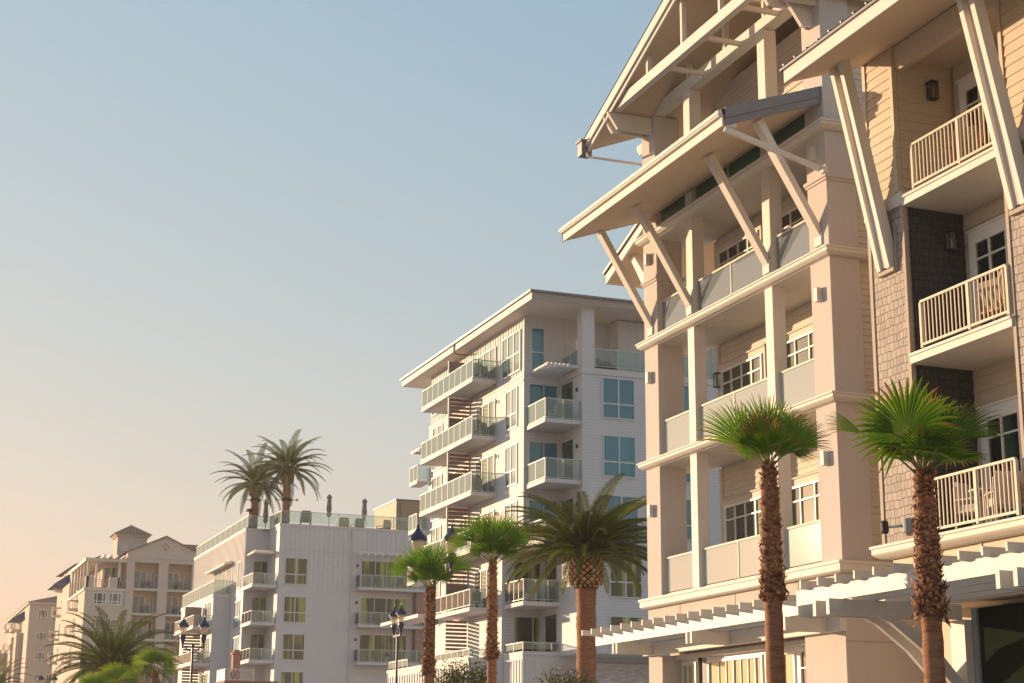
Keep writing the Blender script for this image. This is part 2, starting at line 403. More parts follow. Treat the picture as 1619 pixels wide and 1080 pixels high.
def glassrail(par, pts, z0, z1, step=1.1, mt='railC', gl='rgC', post=.04, rail=.045, base=.0, bottom=True, gl2=None):
    """railing of posts, rails and glass panels along a polyline (x,y)"""
    m = MB(); gs = []
    for k in range(len(pts)-1):
        (xa, ya), (xb, yb) = pts[k], pts[k+1]
        L = math.hypot(xb-xa, yb-ya); n = max(1, round(L/step)); dx, dy = (xb-xa)/L, (yb-ya)/L
        g = MB(); gs.append((g, (gl2 or ('rgD' if gl == 'rgC' else gl)) if abs(dx) > abs(dy) else gl))  # sunlit look put into the glass: pale along Y, clear along X
        m.bar((xa, ya, z1-rail/2), (xb, yb, z1-rail/2), rail*1.1, rail)
        if bottom: m.bar((xa, ya, z0+.07), (xb, yb, z0+.07), .035, .035)
        for i in range(n+1):
            if i == 0 and k > 0: continue
            t = L*i/n; m.box(xa+dx*t-post/2, xa+dx*t+post/2, ya+dy*t-post/2, ya+dy*t+post/2, z0-base, z1-rail)
        for i in range(n):
            t0 = L*i/n+post*.6; t1 = L*(i+1)/n-post*.6
            g.bar((xa+dx*t0, ya+dy*t0, (z0+z1)/2+.03), (xa+dx*t1, ya+dy*t1, (z0+z1)/2+.03), .012, z1-z0-rail-.12)
    r = m.build('railing', mt, par)
    for g, mm in gs: g.build('glass_panel', mm, r)
    return r
def barrail(par, pts, z0, z1, step=.13, mt='rail', r=.022, mid=None):
    m = MB()
    for k in range(len(pts)-1):
        (xa, ya), (xb, yb) = pts[k], pts[k+1]
        L = math.hypot(xb-xa, yb-ya); dx, dy = (xb-xa)/L, (yb-ya)/L
        m.bar((xa, ya, z1-.022), (xb, yb, z1-.022), .055, .044); m.bar((xa, ya, z0+.06), (xb, yb, z0+.06), .05, .045)
        n = max(2, round(L/step))
        for i in range(1, n):
            t = L*i/n; m.box(xa+dx*t-r/2, xa+dx*t+r/2, ya+dy*t-r/2, ya+dy*t+r/2, z0+.08, z1-.044)
        for t in (0, .5, 1) if mid is None else (0, mid, 1):
            t *= L; m.box(xa+dx*t-.03, xa+dx*t+.03, ya+dy*t-.03, ya+dy*t+.03, z0-.0, z1-.04)
    return m.build('railing', mt, par)

# ================================================================== SETTING
g = MB(); g.add([(-900,-300,0),(1200,-300,0),(1200,1600,0),(-900,1600,0)], [(0,1,2,3)]); struct(g.build('ground', 'ground'))
g = MB(); g.box(-3, 7.5, -120, 500, -.2, .004); struct(g.build('road', 'asphalt'))
g = MB(); g.box(7.5, 7.68, -120, 500, -.1, .145); g.box(7.68, 17.0, -120, 500, -.1, .13); struct(g.build('pavement', 'conc'))
g = MB()
for i in range(60): g.box(2.2, 2.35, -40+i*8, -36+i*8, .004, .008)
struct(g.build('road_marking', 'paint'))

# ================================================================== BUILDING A : cream gabled building
A = empty('apartment_building', (18.2, 28.85, 0), 'tall cream building with white gable truss and skirt roof, next to the shingled one', 'building')
LV = {1: 5.61, 2: 9.06, 3: 12.2, 4: 15.03}
YA0, YA1 = 28.65, 38.02
XW, YW = 19.7, 36.6
# body
m = MB()
m.box(XW, 31, 29.05, YW, 5.4, 18.9); m.box(18.2, 31, 28.85, 37.85, 4.52, 5.38)
m.box(18.93, XW, 28.98, 29.12, 5.61, 18.6)
m.box(18.2, 31, 28.85, 30.4, .0, 4.52); m.box(18.2, 19.0, 37.1, 37.85, 0, 4.2); m.box(18.78, 31, 30.4, 37.83, 0, 4.5)
m.build('wall', 'stucco', A)
s = MB()
for k in (1, 2, 3, 4):
    zt = {1: LV[2]-.25, 2: LV[3]-.25, 3: LV[4]-.25, 4: 18.6}[k]
    lap(s, 'W', XW-.002, 29.12, YW-.08, LV[k], zt, .145)
    s.box(XW-.07, XW+.05, YW-.1, YW+.02, LV[k], zt)
lap(s, 'S', 28.98, 18.95, 26, 5.62, 18.4, .145)
s.build('siding', 'sidingA', A)
# floor ledges with a cove moulding, and slabs
for k, z in LV.items():
    poly = [(18.0, z), (18.0, z-.035), (18.03, z-.04), (18.03, z-.10), (18.06, z-.13), (18.11, z-.165), (18.19, z-.185), (18.19, z)] if k > 1 else \
           [(18.0, z), (18.0, z-.06), (18.03, z-.065), (18.03, z-.2), (18.08, z-.235), (18.19, z-.24), (18.19, z)]
    m = MB()
    # mitred ring: street side, near side, far side
    ys = lambda x: (YA0+(x-18.0), YA1-(x-18.0))
    n = len(poly)
    v = []
    for x, zz in poly:
        y0, y1 = ys(x)
        v += [(XW+9., y0, zz), (x, y0, zz), (x, y1, zz), (19.2, y1, zz)]
    f = []
    for i in range(n):
        j = (i+1) % n
        for q in range(3): f.append((i*4+q, j*4+q, j*4+q+1, i*4+q+1))
    f.append(tuple(i*4+3 for i in range(n)))
    m.add(v, f)
    if k > 1:
        m.box(18.19, XW-.025, YA0+.21, YA1-.2, z-.19, z-.004)
    else:
        m.box(18.19, XW-.025, YA0+.21, YA1-.2, z-.19, z-.004)
    m.build('floor_ledge', 'trim', A, bevel=.004)
# pillars
for (y0, y1) in ((28.85, 29.62), (37.08, 37.85)):
    m = MB()
    for k in (1, 2, 3, 4):
        zt = {1: LV[2]-.18, 2: LV[3]-.18, 3: LV[4]-.18, 4: 18.24}[k]
        m.box(18.2, 18.93, y0, y1, LV[k]+.001, zt)
    m.box(18.14, 18.99, y0-.06, y1+.06, 13.78, 13.86); m.box(18.17, 18.96, y0-.03, y1+.03, 13.72, 13.78)
    pl = m.build('corner_pillar', 'stucco', A)
COLY = (31.45, 35.26)
for yc in COLY:
    m = MB()
    for k in (1, 2, 3, 4):
        zt = {1: LV[2]-.19, 2: LV[3]-.19, 3: LV[4]-.19, 4: 18.24}[k]
        m.box(18.21, 18.53, yc-.17, yc+.17, LV[k]+.001, zt)
    m.build('column', 'trim', A, bevel=.006)
for y in (30.6, 33.35, 36.1): MB().box(18.192, 18.2, y-.008, y+.008, 4.53, 5.36).build('control_joint', 'shtrim', A)
MB().box(18.2, 22, 28.842, 28.85, 4.02, 4.035).build('control_joint', 'shtrim', A)
# wall lights on the pillars
for (y, zs) in ((29.26, (7.76, 11.26, 14.42, 17.5)), (37.5, (7.79, 11.22, 14.38))):
    for z in zs:
        MB().box(18.07, 18.2, y-.065, y+.065, z-.15, z+.15).build('wall_light', 'white', A, bevel=.004)
# windows
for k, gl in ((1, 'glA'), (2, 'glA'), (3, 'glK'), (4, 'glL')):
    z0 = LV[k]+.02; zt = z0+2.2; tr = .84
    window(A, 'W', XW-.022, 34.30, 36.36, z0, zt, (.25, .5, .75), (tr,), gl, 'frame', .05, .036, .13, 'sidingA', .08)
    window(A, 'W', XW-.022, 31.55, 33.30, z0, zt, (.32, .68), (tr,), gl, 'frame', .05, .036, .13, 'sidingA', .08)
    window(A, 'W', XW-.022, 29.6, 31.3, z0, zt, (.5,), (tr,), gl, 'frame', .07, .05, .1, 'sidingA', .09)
# balcony railings
bays = ((29.62, COLY[0]-.17), (COLY[0]+.17, COLY[1]-.17), (COLY[1]+.17, 37.08))
for k in (1, 2, 3, 4):
    for i, (y0, y1) in enumerate(bays):
        glassrail(A, [(18.33, y0+.03), (18.33, y1-.03)], LV[k], LV[k]+.97, 1.75, 'rail', 'rgA' if k < 3 else ('rgA2' if k == 3 else 'rgE'), .04, .045)
        if k == 1:
            m = MB()
            for j in range(3): m.box(18.38, 18.41, y0+.02, y1-.02, LV[1]+.05+j*.115, LV[1]+.135+j*.115)
            m.build('kick_board', 'white', A)
# lantern on the end of the window wall
def lantern_fixture(par, F, p, a, z):
    m = MB(); h = .17; w = .075
    for sa in (-1, 1):
        for d in (.05, .19):
            m.fb(F, p, a+sa*w-.008, a+sa*w+.008, z-h, z+h, d-.008, d+.008)
    m.fb(F, p, a-w-.012, a+w+.012, z+h-.012, z+h+.02, .0, .205); m.fb(F, p, a-w-.012, a+w+.012, z-h-.012, z-h+.004, .04, .2)
    m.fb(F, p, a-.05, a+.05, z-.09, z+.09, 0, .03)
    f = m.build('wall_lantern', 'black', par)
    MB().fb(F, p, a-w+.01, a+w-.01, z-h+.01, z+h-.014, .06, .18).build('lantern_glass', 'rgD', f)
    MB().fb(F, p, a-.018, a+.018, z-h+.02, z+.04, .10, .136).build('candle_tube', 'globe', f)
for k in (2,): lantern_fixture(A, 'W', XW-.02, 36.46, LV[k]+2.0)
# ---- skirt roof over level 4
RX, RZ = 15.80, 14.63
YN, YF = 28.97, 37.62
sl = (15.46-14.63)/(18.15-RX)
def rz_(x): return RZ+.02+(x-RX)*sl
m = MB()
m.add([(RX+.03,YN+.03,rz_(RX+.03)),(18.2,YN+.03,rz_(18.2)),(18.2,YF-.03,rz_(18.2)),(RX+.03,YF-.03,rz_(RX+.03)),
       (RX+.03,YN+.03,rz_(RX+.03)+.18),(18.2,YN+.03,rz_(18.2)+.18),(18.2,YF-.03,rz_(18.2)+.18),(RX+.03,YF-.03,rz_(RX+.03)+.18)],
      [(0,1,2,3),(7,6,5,4),(0,4,5,1),(2,6,7,3)])
roof = m.build('skirt_roof', 'soffit', A)
m = MB(); m.box(RX, RX+.04, YN, YF, RZ, RZ+.26); m.box(RX+.04, RX+.34, YN, YN+.04, RZ, RZ+.12)
# far rake board
m.add([(RX,YF-.04,RZ),(18.2,YF-.04,rz_(18.2)-.02),(18.2,YF-.04,rz_(18.2)+.3),(RX,YF-.04,RZ+.3),(RX,YF,RZ),(18.2,YF,rz_(18.2)-.02),(18.2,YF,rz_(18.2)+.3),(RX,YF,RZ+.3)],
      [(0,1,2,3),(7,6,5,4),(0,4,5,1),(3,2,6,7),(0,3,7,4),(1,5,6,2)])
m.build('fascia', 'trim', roof)
m = MB(); m.box(RX-.10, RX, YN-.02, YF+.05, RZ+.24, RZ+.33); m.box(RX-.08, RX, YN, YF, RZ+.20, RZ+.24)
m.build('gutter', 'trim', roof, bevel=.01)
m = MB()  # near rake in grey metal, two stepped boards, plus roof sheet
for (o_, lo, hi, y) in ((0, .0, .17, YN-.035), (0, .16, .40, YN-.06)):
    m.add([(RX+.05,y,RZ+lo),(18.19,y,rz_(18.19)-.02+lo),(18.19,y,rz_(18.19)-.02+hi),(RX+.05,y,RZ+hi),
           (RX+.05,YN,RZ+lo),(18.19,YN,rz_(18.19)-.02+lo),(18.19,YN,rz_(18.19)-.02+hi),(RX+.05,YN,RZ+hi)],
          [(0,1,2,3),(7,6,5,4),(0,4,5,1),(3,2,6,7),(0,3,7,4),(1,5,6,2)])
m.add([(RX-.04,YN-.05,RZ+.345),(18.2,YN-.05,rz_(18.2)+.37),(18.2,YF+.03,rz_(18.2)+.37),(RX-.04,YF+.03,RZ+.345),
       (RX-.04,YN-.05,RZ+.335),(18.2,YN-.05,rz_(18.2)+.2),(18.2,YF+.03,rz_(18.2)+.2),(RX-.04,YF+.03,RZ+.335)],
      [(0,1,2,3),(7,6,5,4),(0,3,7,4),(2,6,7,3),(0,4,5,1)])
y = YN+.2
while y < YF:
    m.bar((RX-.03, y, RZ+.37), (18.2, y, rz_(18.2)+.39), .03, .045); y += .42
m.build('metal_roofing', 'roofmetal', roof)
def strut(par, yc, w=.22, d=.16, x1=16.80, z1=14.95, z0=12.56, xf=18.2, mat='trim', name='strut'):
    m = MB(); dx = xf-.03-x1; dz = z1-z0; L = math.hypot(dx, dz); ux, uz = dz/L*d/2, dx/L*d/2
    m.add([(xf-.02+ux*0-.0, yc-w/2, z0-uz*1.6),(xf-.02, yc+w/2, z0-uz*1.6),(xf-.02, yc+w/2, z0+uz*5.),(xf-.02, yc-w/2, z0+uz*5.),
           (x1-ux, yc-w/2, z1-uz),(x1-ux, yc+w/2, z1-uz),(x1+ux, yc+w/2, z1+uz),(x1+ux, yc-w/2, z1+uz)],
          [(0,1,2,3),(4,7,6,5),(0,4,5,1),(3,2,6,7),(0,3,7,4),(1,5,6,2)])
    o = m.build(name, mat, par)
    MB().box(xf-.04, xf, yc-w/2-.03, yc+w/2+.03, z0-.22, z0+.06).build('foot_block', mat, o)
for yc in (29.23, COLY[0], COLY[1], 37.46): strut(A, yc)
m = MB(); m.bar((15.87, 29.0, 14.57), (18.19, 28.9, 13.93), .08, .11); m.box(18.08, 18.19, 28.76, 28.9, 13.84, 13.98)
m.build('tie_beam', 'trim', A)
# ---- second skirt roof round the far side
m = MB(); f0 = (38.0, 15.42); f1 = (40.36, 14.55)
m.prism([f0, f1, (f1[0], f1[1]+.2), (f0[0], f0[1]+.2)], 'X', 18.32, 27.0)
r2 = m.build('skirt_roof', 'soffit', A)
m = MB(); m.prism([(37.95, f0[1]), (40.4, f1[1]-.04), (40.4, f1[1]+.24), (37.95, f0[1]+.26)], 'X', 18.26, 18.318); m.box(18.32, 27, 40.36, 40.4, f1[1]-.04, f1[1]+.24); m.build('fascia', 'trim', r2)
m = MB(); m.prism([(37.9, f0[1]+.27), (40.46, f1[1]+.245), (40.46, f1[1]+.32), (37.9, f0[1]+.36)], 'X', 18.2, 27); m.build('metal_roofing', 'roofmetal', r2)
MB().prism([(37.86, 13.35), (37.86, 13.75), (39.05, 15.02), (39.2, 14.92), (37.95, 13.35)], 'X', 18.45, 18.63).build('strut', 'trim', A)
# ---- gable roof on top
GX, GS, GYC, GYE, GZE = 17.0, .385, 33.35, 38.78, 17.68
def gz(y): return GZE+GS*(GYE-abs(y-GYC)-GYC)
GYN = 2*GYC-GYE
m = MB(); pk = gz(GYC); th = .10; BX = 31
far0 = 38.02; zf = gz(far0)
# far slope (soffit and sheet), its lower edge swept back towards the wall
for sgn in (1, -1):
    Yv = lambda y: y if sgn == 1 else 2*GYC-y
    m.add([(GX+.05,GYC,pk),(BX,GYC,pk),(BX,Yv(far0),zf),(18.2,Yv(far0),zf),(GX+.05,Yv(GYE-.02),GZE+.008),
           (GX+.05,GYC,pk+th),(BX,GYC,pk+th),(BX,Yv(far0),zf+th),(18.2,Yv(far0),zf+th),(GX+.05,Yv(GYE-.02),GZE+.008+th)],
          [(0,1,2,3,4),(9,8,7,6,5),(2,7,8,3),(3,8,9,4)])
groof = m.build('gable_roof', 'soffit', A)
m = MB()
for sgn in (1, -1):
    Yv = lambda y: y if sgn == 1 else 2*GYC-y
    v = []
    for x in (GX, GX+.05):
        for (y, dz) in ((GYE, 0), (GYC, 0), (GYC, .12), (GYE, .12)): v.append((x, Yv(y), gz(y)+dz-.05))
    m.add(v, [(0,1,2,3),(7,6,5,4),(0,4,5,1),(3,2,6,7),(0,3,7,4)])
    v = []
    for x in (GX-.06, GX+.0):
        for (y, dz) in ((GYE+.06, 0.08), (GYC, .08), (GYC, .36), (GYE+.06, .36)): v.append((x, Yv(y), gz(min(y, GYE))+dz-(.02 if y > GYE else 0)))
    m.add(v, [(0,1,2,3),(7,6,5,4),(0,4,5,1),(3,2,6,7),(0,3,7,4)])
m.build('rake_board', 'trim', groof)
m = MB()
for sgn in (1, -1):
    Yv = lambda y: y if sgn == 1 else 2*GYC-y
    m.add([(GX-.08,GYC,pk+.37),(BX,GYC,pk+.37),(BX,Yv(38.3),gz(38.3)+.37),(18.2,Yv(38.3),gz(38.3)+.37),(GX-.08,Yv(GYE+.06),GZE+.35)], [(0,1,2,3,4)])
m.build('metal_roofing', 'roofmetal', groof)
# truss: outer chord, inner chord, king posts, cross ties
CY0, CY1 = GYC-4.0, GYC+4.0
m = MB(); m.box(17.1, 17.28, GYC-3.85, GYC+3.9, 18.25, 18.53); m.build('outer_chord', 'trim', A, bevel=.006)
m = MB(); m.box(18.22, 18.5, 28.88, 37.82, 18.25, 18.56); m.build('inner_chord', 'trim', A, bevel=.006)
m = MB()
for i in (-2, -1, 0, 1, 2):
    y = GYC+i*1.93; zt = gz(y)
    if zt-18.53 > .05:
        MB().box(17.13, 17.25, y-.05, y+.05, 18.53, zt).build('truss_post', 'trim', A); MB().box(18.28, 18.42, y-.05, y+.05, 18.56, zt).build('truss_post', 'trim', A)
for y in (30.61, 32.4, 34.31): MB().box(17.28, 18.24, y-.05, y+.05, 18.28, 18.38).build('cross_tie', 'trim', A)
for y in (28.98, 29.36, 37.3, 37.62):
    MB().prism([(18.94, 18.24), (16.93, 18.24), (17.22, 17.80), (18.94, 17.80)], 'Y', y-.05, y+.05).build('outrigger', 'trim', A)
m = MB()
m.prism([(37.86, 17.80), (38.28, 17.80), (38.28, 17.68), (38.1, 17.5), (37.86, 17.5)], 'X', 18.25, 18.6)
m.build('side_bracket', 'trim', A)
m = MB(); m.prism([(18.2, 18.22), (18.2, 17.35), (17.95, 17.35), (17.35, 18.22)], 'Y', 29.15, 29.25); m.build('knee_brace', 'trim', A)
m = MB(); m.box(16.82, 17.12, 38.72, 39.0, 17.55, 17.98); m.box(16.78, 17.16, 38.68, 39.04, 17.93, 17.98)
hp = m.build('leader_head', 'roofmetal', A)
m = MB(); m.tube([(16.93, 38.62, 17.56), (16.95, 38.6, 17.46), (17.05, 38.58, 17.44), (18.6, 38.55, 17.43), (18.62, 38.0, 17.43)], .035, 8); m.build('downspout', 'trim', A)
# ---- ground floor and pergola
m = MB(); m.box(18.05, 18.2, 28.8, 37.87, 4.22, 4.50); m.build('fascia_beam', 'trim', A)
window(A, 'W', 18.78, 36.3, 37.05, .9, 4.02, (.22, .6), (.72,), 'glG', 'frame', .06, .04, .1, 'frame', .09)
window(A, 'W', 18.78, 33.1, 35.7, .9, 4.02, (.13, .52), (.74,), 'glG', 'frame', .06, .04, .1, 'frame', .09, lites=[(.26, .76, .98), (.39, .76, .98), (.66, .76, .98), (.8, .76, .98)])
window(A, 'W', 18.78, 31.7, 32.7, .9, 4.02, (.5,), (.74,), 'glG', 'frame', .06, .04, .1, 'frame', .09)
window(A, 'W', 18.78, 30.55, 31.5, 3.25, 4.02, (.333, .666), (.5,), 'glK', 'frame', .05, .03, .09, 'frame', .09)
m = MB(); m.box(18.55, 18.75, 30.42, 37.8, 4.1, 4.21); m.build('window_head', 'trim', A)
m = MB(); m.tube([(18.66, 36.0, .2), (18.66, 36.0, 4.1)], .05, 8); m.build('drain_pipe', 'black', A)
PA = empty('pergola', (17.6, 33.5, 0), 'white pergola of thin rafters on paired brackets along the cream gabled building', 'pergola')
m = MB(); m.box(17.2, 17.27, 28.95, 38.85, 4.50, 4.765); m.build('front_beam', 'white', PA, bevel=.005)
m = MB(); m.box(17.68, 17.75, 28.95, 38.85, 4.50, 4.765); m.build('back_beam', 'white', PA)
for y in (29.28, 33.35, 37.31):
    for d in (0.04, .26):
        MB().box(17.09, 18.05, y+d-.04, y+d+.04, 4.23, 4.497).build('bracket_beam', 'white', PA, bevel=.005)
i = 0; y = 38.9
while y > 28.9:
    MB().box(16.85, 18.19, y-.022, y+.022, 4.755, 4.89).build('rafter', 'white', PA); y -= .585

# ================================================================== BUILDING B : shingled building at the right
B = empty('shingled_building', (17.75, 24, 0), 'taupe shingled building with cream bar railings and big sloping struts at the right edge', 'building')
XB = 17.75
m = MB()
m.box(XB+.001, 28, 25.5, 26.66, 5.4, 12.14); m.box(XB+.001, 28, 12, 22.42, 5.4, 12.14); m.build('wall', 'shingle', B)
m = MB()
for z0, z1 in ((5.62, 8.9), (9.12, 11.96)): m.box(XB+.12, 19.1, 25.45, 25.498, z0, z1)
m.build('recess_wall', 'shingle_shaded', B)
m = MB(); # corner boards
for (y0, y1) in ((25.46, 25.54), (26.6, 26.70), (22.38, 22.46)): m.box(XB-.022, XB+.06, y0, y1, 5.62, 12.02)
m.build('corner_board', 'shtrim', B)
m = MB()
m.box(19.1, 28, 22.42, 25.5, 5.4, 15.4)
m.box(XB+.001, 28, 25.58, 26.58, 12.1, 15.32); m.box(XB+.001, 28, 12, 22.3, 12.1, 15.35)
m.build('upper_wall', 'sidingB', B)
s = MB()
lap(s, 'W', XB, 25.66, 26.50, 12.3, 15.3, .2); lap(s, 'S', 25.58, XB+.08, 19.1, 12.2, 15.3, .2)
lap(s, 'W', XB, 12, 22.22, 12.3, 15.3, .2)
for z0, z1 in ((5.62, 8.9), (9.12, 11.96), (12.2, 15.0)): lap(s, 'W', 19.1, 22.44, 25.45, z0, z1, .28)
s.build('siding', 'sidingB', B)
for y0, y1 in ((25.57, 25.66), (26.5, 26.6), (22.22, 22.31)): MB().box(XB-.04, XB+.06, y0, y1, 12.3, 15.3).build('corner_trim', 'sidingB', B)
m = MB(); m.box(XB-.05, 28, 25.46, 26.74, 12.02, 12.28); m.box(XB-.05, 28, 12, 22.46, 12.02, 12.28)
m.build('band_course', 'trim', B, bevel=.006)
# balconies
for z, zl in ((9.06, 2), (12.16, 3)):
    m = MB()
    m.prism([(17.66, z), (17.66, z-.05), (17.69, z-.055), (17.69, z-.19), (19.1, z-.19), (19.1, z)], 'Y', 22.44, 25.44)
    m.build('balcony_slab', 'trim', B)
for z in (5.62, 9.06, 12.16):
    yy = (22.5, 25.03)
    barrail(B, [(17.71 if z > 6 else 17.62, yy[0]), (17.71 if z > 6 else 17.62, yy[1])], z+.03, z+.93 if z > 6 else z+1.0, .117, 'rail', .02, .43)
for z, gl in ((5.62, 'glB'), (9.06, 'glB'), (12.16, 'glK')):
    window(B, 'W', 19.08, 22.6, 25.12, z+.02, z+2.28, (.2, .4, .6, .8), (.82,), gl, 'frame', .09, .035, .14, 'frame', .09, 'balcony_door', label='glazed balcony door with green curtains' if gl == 'glB' else 'dark glazed balcony door')
lantern_fixture(B, 'S', 25.45, 18.69, 11.35); lantern_fixture(B, 'S', 25.45+.1, 18.55, 14.46)
# cornice above the ground floor
m = MB(); z = 5.61
poly = [(17.51, z), (17.51, z-.05), (17.54, z-.055), (17.54, z-.15), (17.58, z-.19), (17.66, z-.235), (17.79, z-.25), (17.79, z)]
v = []; n = len(poly)
for x, zz in poly:
    v += [(x, 12, zz), (x, 26.82-(x-17.51), zz), (28, 26.82-(x-17.51), zz)]
f = []
for i in range(n):
    j = (i+1) % n
    for q in range(2): f.append((i*3+q, i*3+q+1, j*3+q+1, j*3+q))
m.add(v, f); m.box(17.79, 19.1, 22.0, 26.5, 5.4, 5.6)
m.build('cornice', 'trim', B, bevel=.004)
m = MB(); m.box(17.82, 28, 12, 26.5, 4.4, 5.38); m.box(18.6, 28, 24.35, 26.5, 0, 4.4); m.build('base_wall', 'sidingB', B)
m = MB(); m.box(17.79, 17.82, 12, 26.52, 4.9, 4.93); m.box(17.80, 17.82, 23.8, 23.83, 4.93, 5.36); m.build('reveal_strip', 'trim', B)
m = MB(); m.box(17.95, 18.3, 12, 24.2, 0, 4.28); m.build('garage_door', 'darkin', B)
m = MB(); m.box(17.9, 18.0, 24.2, 24.34, 0, 4.28); m.build('door_jamb', 'grey', B)
m = MB(); m.box(17.76, 18.06, 24.36, 24.78, 0, 4.09); m.build('post', 'white', B, bevel=.006)
# roof of B
RXB, RZB, YRB = 15.87, 14.63, 26.58
slB = .36
def rb(x): return RZB+(x-RXB)*slB
m = MB()
m.add([(RXB+.04,10,rb(RXB+.04)+.01),(19.4,10,rb(19.4)+.01),(19.4,YRB-.03,rb(19.4)+.01),(RXB+.04,YRB-.03,rb(RXB+.04)+.01),
       (RXB+.04,10,rb(RXB+.04)+.2),(19.4,10,rb(19.4)+.2),(19.4,YRB-.03,rb(19.4)+.2),(RXB+.04,YRB-.03,rb(RXB+.04)+.2)],
      [(0,1,2,3),(7,6,5,4),(0,4,5,1),(2,6,7,3),(1,5,6,2)])
rB = m.build('roof', 'soffit', B)
m = MB(); m.box(RXB-.0, RXB+.04, 10, YRB, RZB, RZB+.26)
m.add([(RXB,YRB-.04,RZB),(19.4,YRB-.04,rb(19.4)),(19.4,YRB-.04,rb(19.4)+.3),(RXB,YRB-.04,RZB+.3),(RXB,YRB,RZB),(19.4,YRB,rb(19.4)),(19.4,YRB,rb(19.4)+.3),(RXB,YRB,RZB+.3)],
      [(0,1,2,3),(7,6,5,4),(0,4,5,1),(3,2,6,7),(0,3,7,4)])
m.build('fascia', 'trim', rB)
m = MB(); m.box(RXB-.05, RXB+.01, 10, YRB+.03, RZB+.262, RZB+.31)
m.add([(RXB-.05,10,RZB+.33),(19.4,10,rb(19.4)+.33),(19.4,YRB+.03,rb(19.4)+.33),(RXB-.05,YRB+.03,RZB+.33)], [(0,3,2,1)])
y = YRB-.1
while y > 12: m.bar((RXB-.04, y, RZB+.35), (19.4, y, rb(19.4)+.35), .03, .05); y -= .42
m.build('metal_roofing', 'roofmetal', rB)
m = MB(); m.box(17.78, 18.02, 22.3, 25.56, 14.86, 15.3); m.box(18.02, 19.1, 22.44, 25.56, 15.06, 15.12); m.box(17.80, 17.9, 22.4, 25.54, 14.80, 14.86)
m.build('balcony_ceiling', 'soffit', B)
for yc, in ((26.07,), (22.02,)):
    for d in (.14, -.17):
        m = MB(); y = yc+d; w = .12
        m.prism([(17.76, 10.86), (17.76, 11.32), (16.93, 15.10), (16.72, 15.04), (17.62, 10.86)], 'Y', y-w/2, y+w/2)
        m.build('strut', 'trim', B, bevel=.004)
    m = MB(); m.prism([(17.76, 10.9), (17.76, 11.5), (16.98, 15.04), (16.86, 15.02), (17.66, 10.9)], 'Y', yc-.11, yc+.08); m.build('strut_web', 'stucco', B)
    m = MB(); m.box(XB-.09, XB, yc-.3, yc+.26, 10.78, 10.86); m.box(XB-.04, XB, yc-.33, yc-.29, 10.8, 11.7); m.box(XB-.04, XB, yc+.25, yc+.29, 10.8, 11.7)
    m.build('strut_foot', 'shtrim', B)
m = MB(); m.tube([(17.74, 25.86, 5.9), (17.6, 25.9, 5.9), (17.5, 26.1, 5.9)], .025, 8); m.lathe([(.0, 0), (.09, 0), (.09, .25), (0, .25)], (17.7, 25.8, 5.78), 12)
fl = m.build('flood_light', 'grey', B)
MB().lathe([(.0, 0), (.06, 0), (.075, .05), (.075, .2), (.06, .24), (0, .24)], (17.48, 26.22, 5.79), 12).build('lamp_head', 'black', fl)
# pergola B
PB = empty('pergola', (16.5, 22, 0), 'white pergola with a deep front beam and curved brackets below the shingled building', 'pergola')
for x in (15.42, 16.05, 16.7, 17.3): MB().box(x, x+.075, 12, 26.0, 4.36, 4.63).build('front_beam' if x < 15.5 else 'long_beam', 'white', PB, bevel=.005)
for y in (24.50, 24.93, 19.9, 19.5): MB().box(15.13, 17.8, y-.05, y+.05, 4.09, 4.357).build('bracket_beam', 'white', PB, bevel=.005)
y = 25.62
while y > 14:
    MB().prism([(15.28, 4.64), (15.28, 4.77), (17.8, 4.77), (17.8, 4.615), (15.33, 4.615)], 'Y', y-.022, y+.022).build('rafter', 'white', PB); y -= .577
for y in (24.50, 24.93):
    MB().prism([(16.1, 4.09), (16.45, 4.09), (17.1, 3.75), (17.78, 3.0), (17.78, 2.75), (17.6, 2.9), (16.95, 3.55), (16.35, 3.98)], 'Y', y-.045, y+.045).build('curved_brace', 'white', PB)

# ================================================================== BUILDING C : white mid-rise with glass balconies
Cb = empty('apartment_building', (32.44, 82.7, 0), 'white six-storey block with flat overhanging roof and mint glass balconies behind the large date palm', 'building')
XC, YC = 32.44, 82.7
m = MB()
m.box(XC, 50, YC, 99.2, 12.95, 22.3); m.box(XC, 50, 85.9, 99.2, 0, 12.95); m.box(34.65, 50, 79.8, YC+3.3, 7.2, 22.3)
m.build('wall', 'lapC', Cb)
m = MB()
m.box(XC+.05, 50, YC+.05, 99.15, 22.3, 25.74)
battens(m, 'W', XC+.05, YC+.1, 99.1, 22.45, 25.65, .42); battens(m, 'S', YC+.05, XC+.1, 37.3, 22.45, 25.65, .6, .04, .012)
m.box(37.6, 50, 81.6, 84, 22.35, 25.65); battens(m, 'S', 81.6, 37.6, 44, 22.35, 25.65, .6, .04, .02)
m.build('upper_wall', 'whiteC', Cb)
m = MB(); m.box(XC-.03, XC+.1, YC-.03, 99.23, 22.28, 22.46); m.box(XC-.02, XC+.1, YC-.02, 99.2, 21.98, 22.06)
m.box(XC-.02, XC+.06, YC-.02, YC+.08, 13, 25.6); m.box(34.63, 34.75, 79.78, 79.88, 7.3, 22.3)
m.build('band_course', 'whiteC', Cb)
